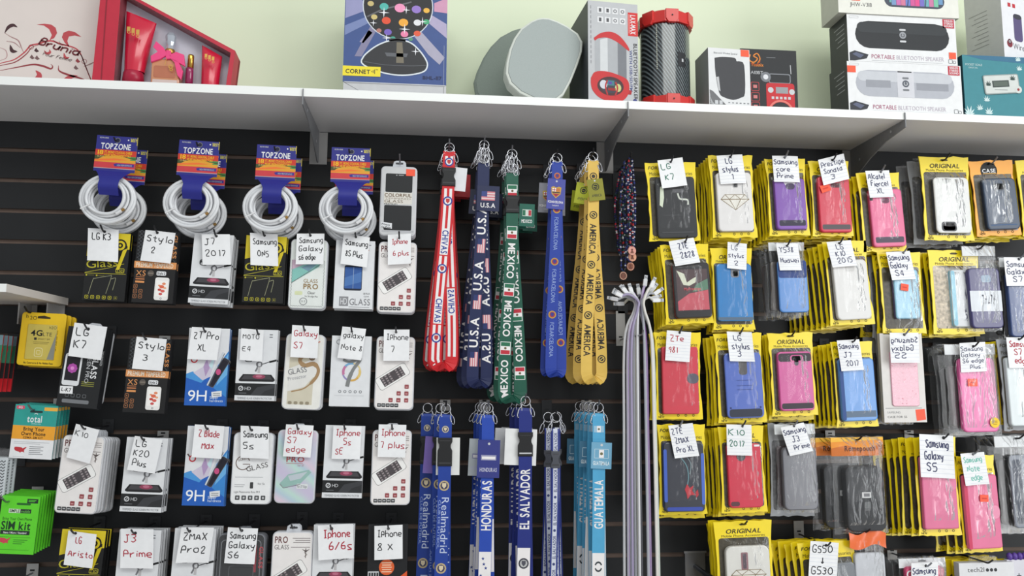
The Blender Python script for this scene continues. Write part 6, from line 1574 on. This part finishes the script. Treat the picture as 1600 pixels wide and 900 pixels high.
# stack of three pill speaker boxes
def pillstack():
    Y = -.246; zb = TOP_Z; cx = 1416; by = edge_y(cx); u = scale_at(cx, by-60, Y)
    spec = [('white box with a silver pill speaker picture, lowest of the stack of three', 1328, 1505, 77, 0), ('white box with a black pill speaker picture, middle of the stack of three', 1331, 1501, 73, 1), ('white box with a colourful lit pill speaker picture, top of the stack of three', 1319, 1508, 64, 2)]
    H = 0
    for lab, x0, x1, h, k in spec:
        t, mb, _ = on_shelf('speaker_box', lab, 'box', cx, Y-(.004 if k == 2 else 0), 0, 'boxes of pill shaped speakers', by=by, z=TOP_Z+H*u)
        b = mb(); y0, y1 = by-h+.2, by; W = x1-x0
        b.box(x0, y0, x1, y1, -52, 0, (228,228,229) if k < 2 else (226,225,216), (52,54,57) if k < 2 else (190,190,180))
        cy = y0+h*(.42 if k < 2 else .5)
        if k < 2:
            px0, px1, pr = x0+W*.07, x0+W*.935, 21 if k else 20; c1 = (44,46,49) if k else (176,178,186)
            b.rr(px0, cy-pr, px1, cy+pr, pr, .1, .2, c1); b.rr(px0+3, cy-pr+2, px1-3, cy-3, pr*.6, .2, .3, (54,57,60) if k else (196,198,204)); 
            mx = x0+W*.505
            if not k: b.rect(mx-13, cy-pr, mx+13, cy+pr, .35, (206,206,212)); b.rect(mx-12, cy-pr, mx+10, cy-pr+2, .4, (60,60,64)); b.rect(x0+28, cy-5, x0+66, cy+6, .32, (150,152,160)); b.rect(x0+106, cy-3, x0+156, cy+8, .32, (150,152,160))
            b.disc(mx, cy-1, 5.4, .45, (150,152,158) if k else (90,94,104), 16); b.ring(mx, cy-1, 2, 3, .5, (60,62,66) if k else 'lgrey', 12, 1, -60, 240); b.rrf(mx-5, cy-11, mx+5, cy-8, 1.4, .45, 'lgrey' if k else 'grey'); b.rrf(mx-5, cy+7, mx+5, cy+10, 1.4, .45, 'lgrey' if k else 'grey')
            b.text('PORTABLE', x0+W*.21, y1-5.5, 6.2, .3, (170,90,120), w=36); b.text('BLUETOOTH SPEAKER', x0+W*.21+39, y1-5.5, 6.2, .3, (190,180,192), w=74); b.rect(x0+W*.21, y1-3, x0+W*.86, y1-2.2, .3, 'lgrey')
            b.poly([(x0+2,y1-13),(x0+10,y1-16.5),(x0+31,y1-11),(x0+28,y1-5),(x0+10,y1-1),(x0+2,y1-1)], .3, (50,52,60)); b.poly([(x0+6,y1-11),(x0+12,y1-14),(x0+24,y1-10),(x0+18,y1-5)], .35, (90,96,120))
            b.rect(x1-20, y0+1, x1-2, y0+15, .3, (190,46,64)); b.text('WIRELESS', x1-11, y0+5.4, 3, .4, 'white', True, w=14, al='c'); b.text('STEREO', x1-11, y0+9.4, 3, .4, 'white', True, w=14, al='c'); b.text('SOUND', x1-11, y0+13.4, 3, .4, 'white', True, w=14, al='c')
            b.rro(x1-14, y1-9, x1-8, y1-3, 1, .7, .3, 'grey'); b.rro(x1-7, y1-7, x1-3, y1-3, 1, .7, .3, 'grey'); b.rro(x0+4, y0+3, x0+18, y0+6, 1, .5, .3, 'lgrey')
            T0 = b.T; b.T = lambda x, y, d: T0(x0-.2, y, -x)                # printed lines on the side
            for i in range(5): b.rect(8, y0+12+i*7, 8+30-(i*7 % 11), y0+13.4+i*7, 0, (150,150,154))
            b.T = T0
        else:
            y_ = y0+h*.64
            b.rr(x0+72, y_-14, x1-22, y_+10, 12, .1, .2, (70,76,90)); cs = [(110,170,170),(120,150,190),(200,110,170),(206,120,150),(110,130,200),(206,90,150),(220,80,140),(120,110,190),(110,170,180),(200,120,160),(120,190,160),(110,150,190)]
            for i in range(12): b.rect(x0+76+i*7.4+(0 if i else 4), y_-11+(4 if i in (0,11) else 0), x0+83+i*7.4, y_+7-(4 if i in (0,11) else 0), .3, cs[i])
            for q in (x0+108, x0+136): b.line(curve([(q,y_-12),(q+1.5,y_-2),(q,y_+8)], 4), 1.4, .4, (60,64,90))
            b.ring(x0+34, y_-9, 8, 10, .2, (60,60,64), 20, .8, 150, 420); b.text('S', x0+34, y_-4, 10, .25, (60,60,64), True, al='c'); b.text('JHW-V318', x0+18, y_+12, 6, .2, (90,90,92), w=34)
        b.build('carton', t)
        if k == 0: sticker(t, mb, x0, y0+7, x0+13, y0+17, .5)
        if k == 1: sticker(t, mb, x1-13, y1-20, x1-2, y1-10, .5)
        if k == 2: sticker(t, mb, x0+21, y0+34, x0+34, y0+44, .5)
        H += h
pillstack()

# teal scale box with a white box on it
def tealbox():
    t, mb, by = on_shelf('scale_box', 'teal box with a pocket scale and leaf pattern at the right end of the shelf', 'box', 1575, -.246, 0)
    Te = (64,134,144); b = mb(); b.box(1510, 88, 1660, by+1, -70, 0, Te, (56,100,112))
    b.poly([(1512,88),(1660,88),(1660,100),(1540,94)], .1, (58,110,140))
    def leaf(x, y, s, c, a=0):
        for q, l in ((-70,.6),(-40,.85),(-15,1),(12,1),(40,.85),(70,.6)):
            r = R(q+a); dx, dy = math.sin(r), -math.cos(r); b.poly([(x,y),(x+dx*s*.5*l-dy*s*.1,y+dy*s*.5*l+dx*s*.1),(x+dx*s*l,y+dy*s*l),(x+dx*s*.5*l+dy*s*.1,y+dy*s*.5*l-dx*s*.1)], .3, c)
    Lf = (206,226,226)
    for x, y, s in ((1544,157,9),(1533,170,9),(1546,176,11),(1516,178,14),(1597,94,8),(1598,108,8)): leaf(x, y, s, Lf, x % 30-15)
    T0 = b.T; a = R(-5); b.T = lambda x, y, d: T0(1568+x*math.cos(a)-y*math.sin(a), 130+x*math.sin(a)+y*math.cos(a), d)
    b.rr(-28, -14, 27, 15, 3, .2, 1.4, (150,160,158)); b.rrf(-26.5, -12.5, 25.5, 13.5, 2, 1.5, (206,210,206)); b.rect(-15, -5, 11, 5, 1.6, (66,74,72)); b.rect(-13, -3.6, 9, 3.6, 1.7, (90,100,92)); b.disc(24, 10, 5.6, 1.6, (206,210,206), 14); b.disc(24, 10, 2, 1.7, (150,50,50), 10); b.T = T0
    bb = b.T; b.T = lambda x, y, d: bb(x, y, d+1.5); leaf(1547, 134, 8, (50,70,66)); leaf(1585, 124, 8, (50,70,66)); b.T = bb
    b.text('POCKET SCALE', 1514, 104, 3, .3, Lf, w=26); b.text('DIGITAL', 1519, 108, 2, .3, Lf, w=14); b.rect(1556, 139, 1576, 139.6, 1.8, 'grey')
    b.build('carton', t)
    u = scale_at(1575, by-60, -.246)
    t, mb, _ = on_shelf('speaker_box', 'white box standing askew on the teal box at the right end', 'box', 1570, -.236, 17, by=90, z=TOP_Z+(by+1-88)*u-.0)
    b = mb(); b.box(1570, -45, 1690, 89.6, -58, 0, (226,226,230), (196,196,192))
    T0 = b.T; b.T = lambda x, y, d: T0(1569.8, y, -x)
    for i in range(9): b.rect(22, 8+i*6.5, 22+30-(i*9 % 14), 8.7+i*6.5, 0, (130,130,128))
    b.text('CE', 44, 78, 5, .0, (110,110,110), w=8) if 0 else None
    b.T = T0; b.disc(1583, 66, 6, .2, (130,50,60), 14); b.disc(1583, 63, 4, .25, (90,44,56), 12); b.ring(1583, 63, 1, 2, .3, 'lgrey', 10); b.text('Wireless', 1590, 73, 9, .2, (110,110,116), w=40); b.rect(1584, 3, 1590, 9, .2, (190,50,60)); b.rect(1594, 3, 1600, 9, .2, (190,50,60))
    b.rrf(1594, 18, 1612, 60, 5, .2, (90,80,120)); b.disc(1603, 22, 9, .3, (60,60,70), 14, 4)
    b.build('carton', t)
tealbox()
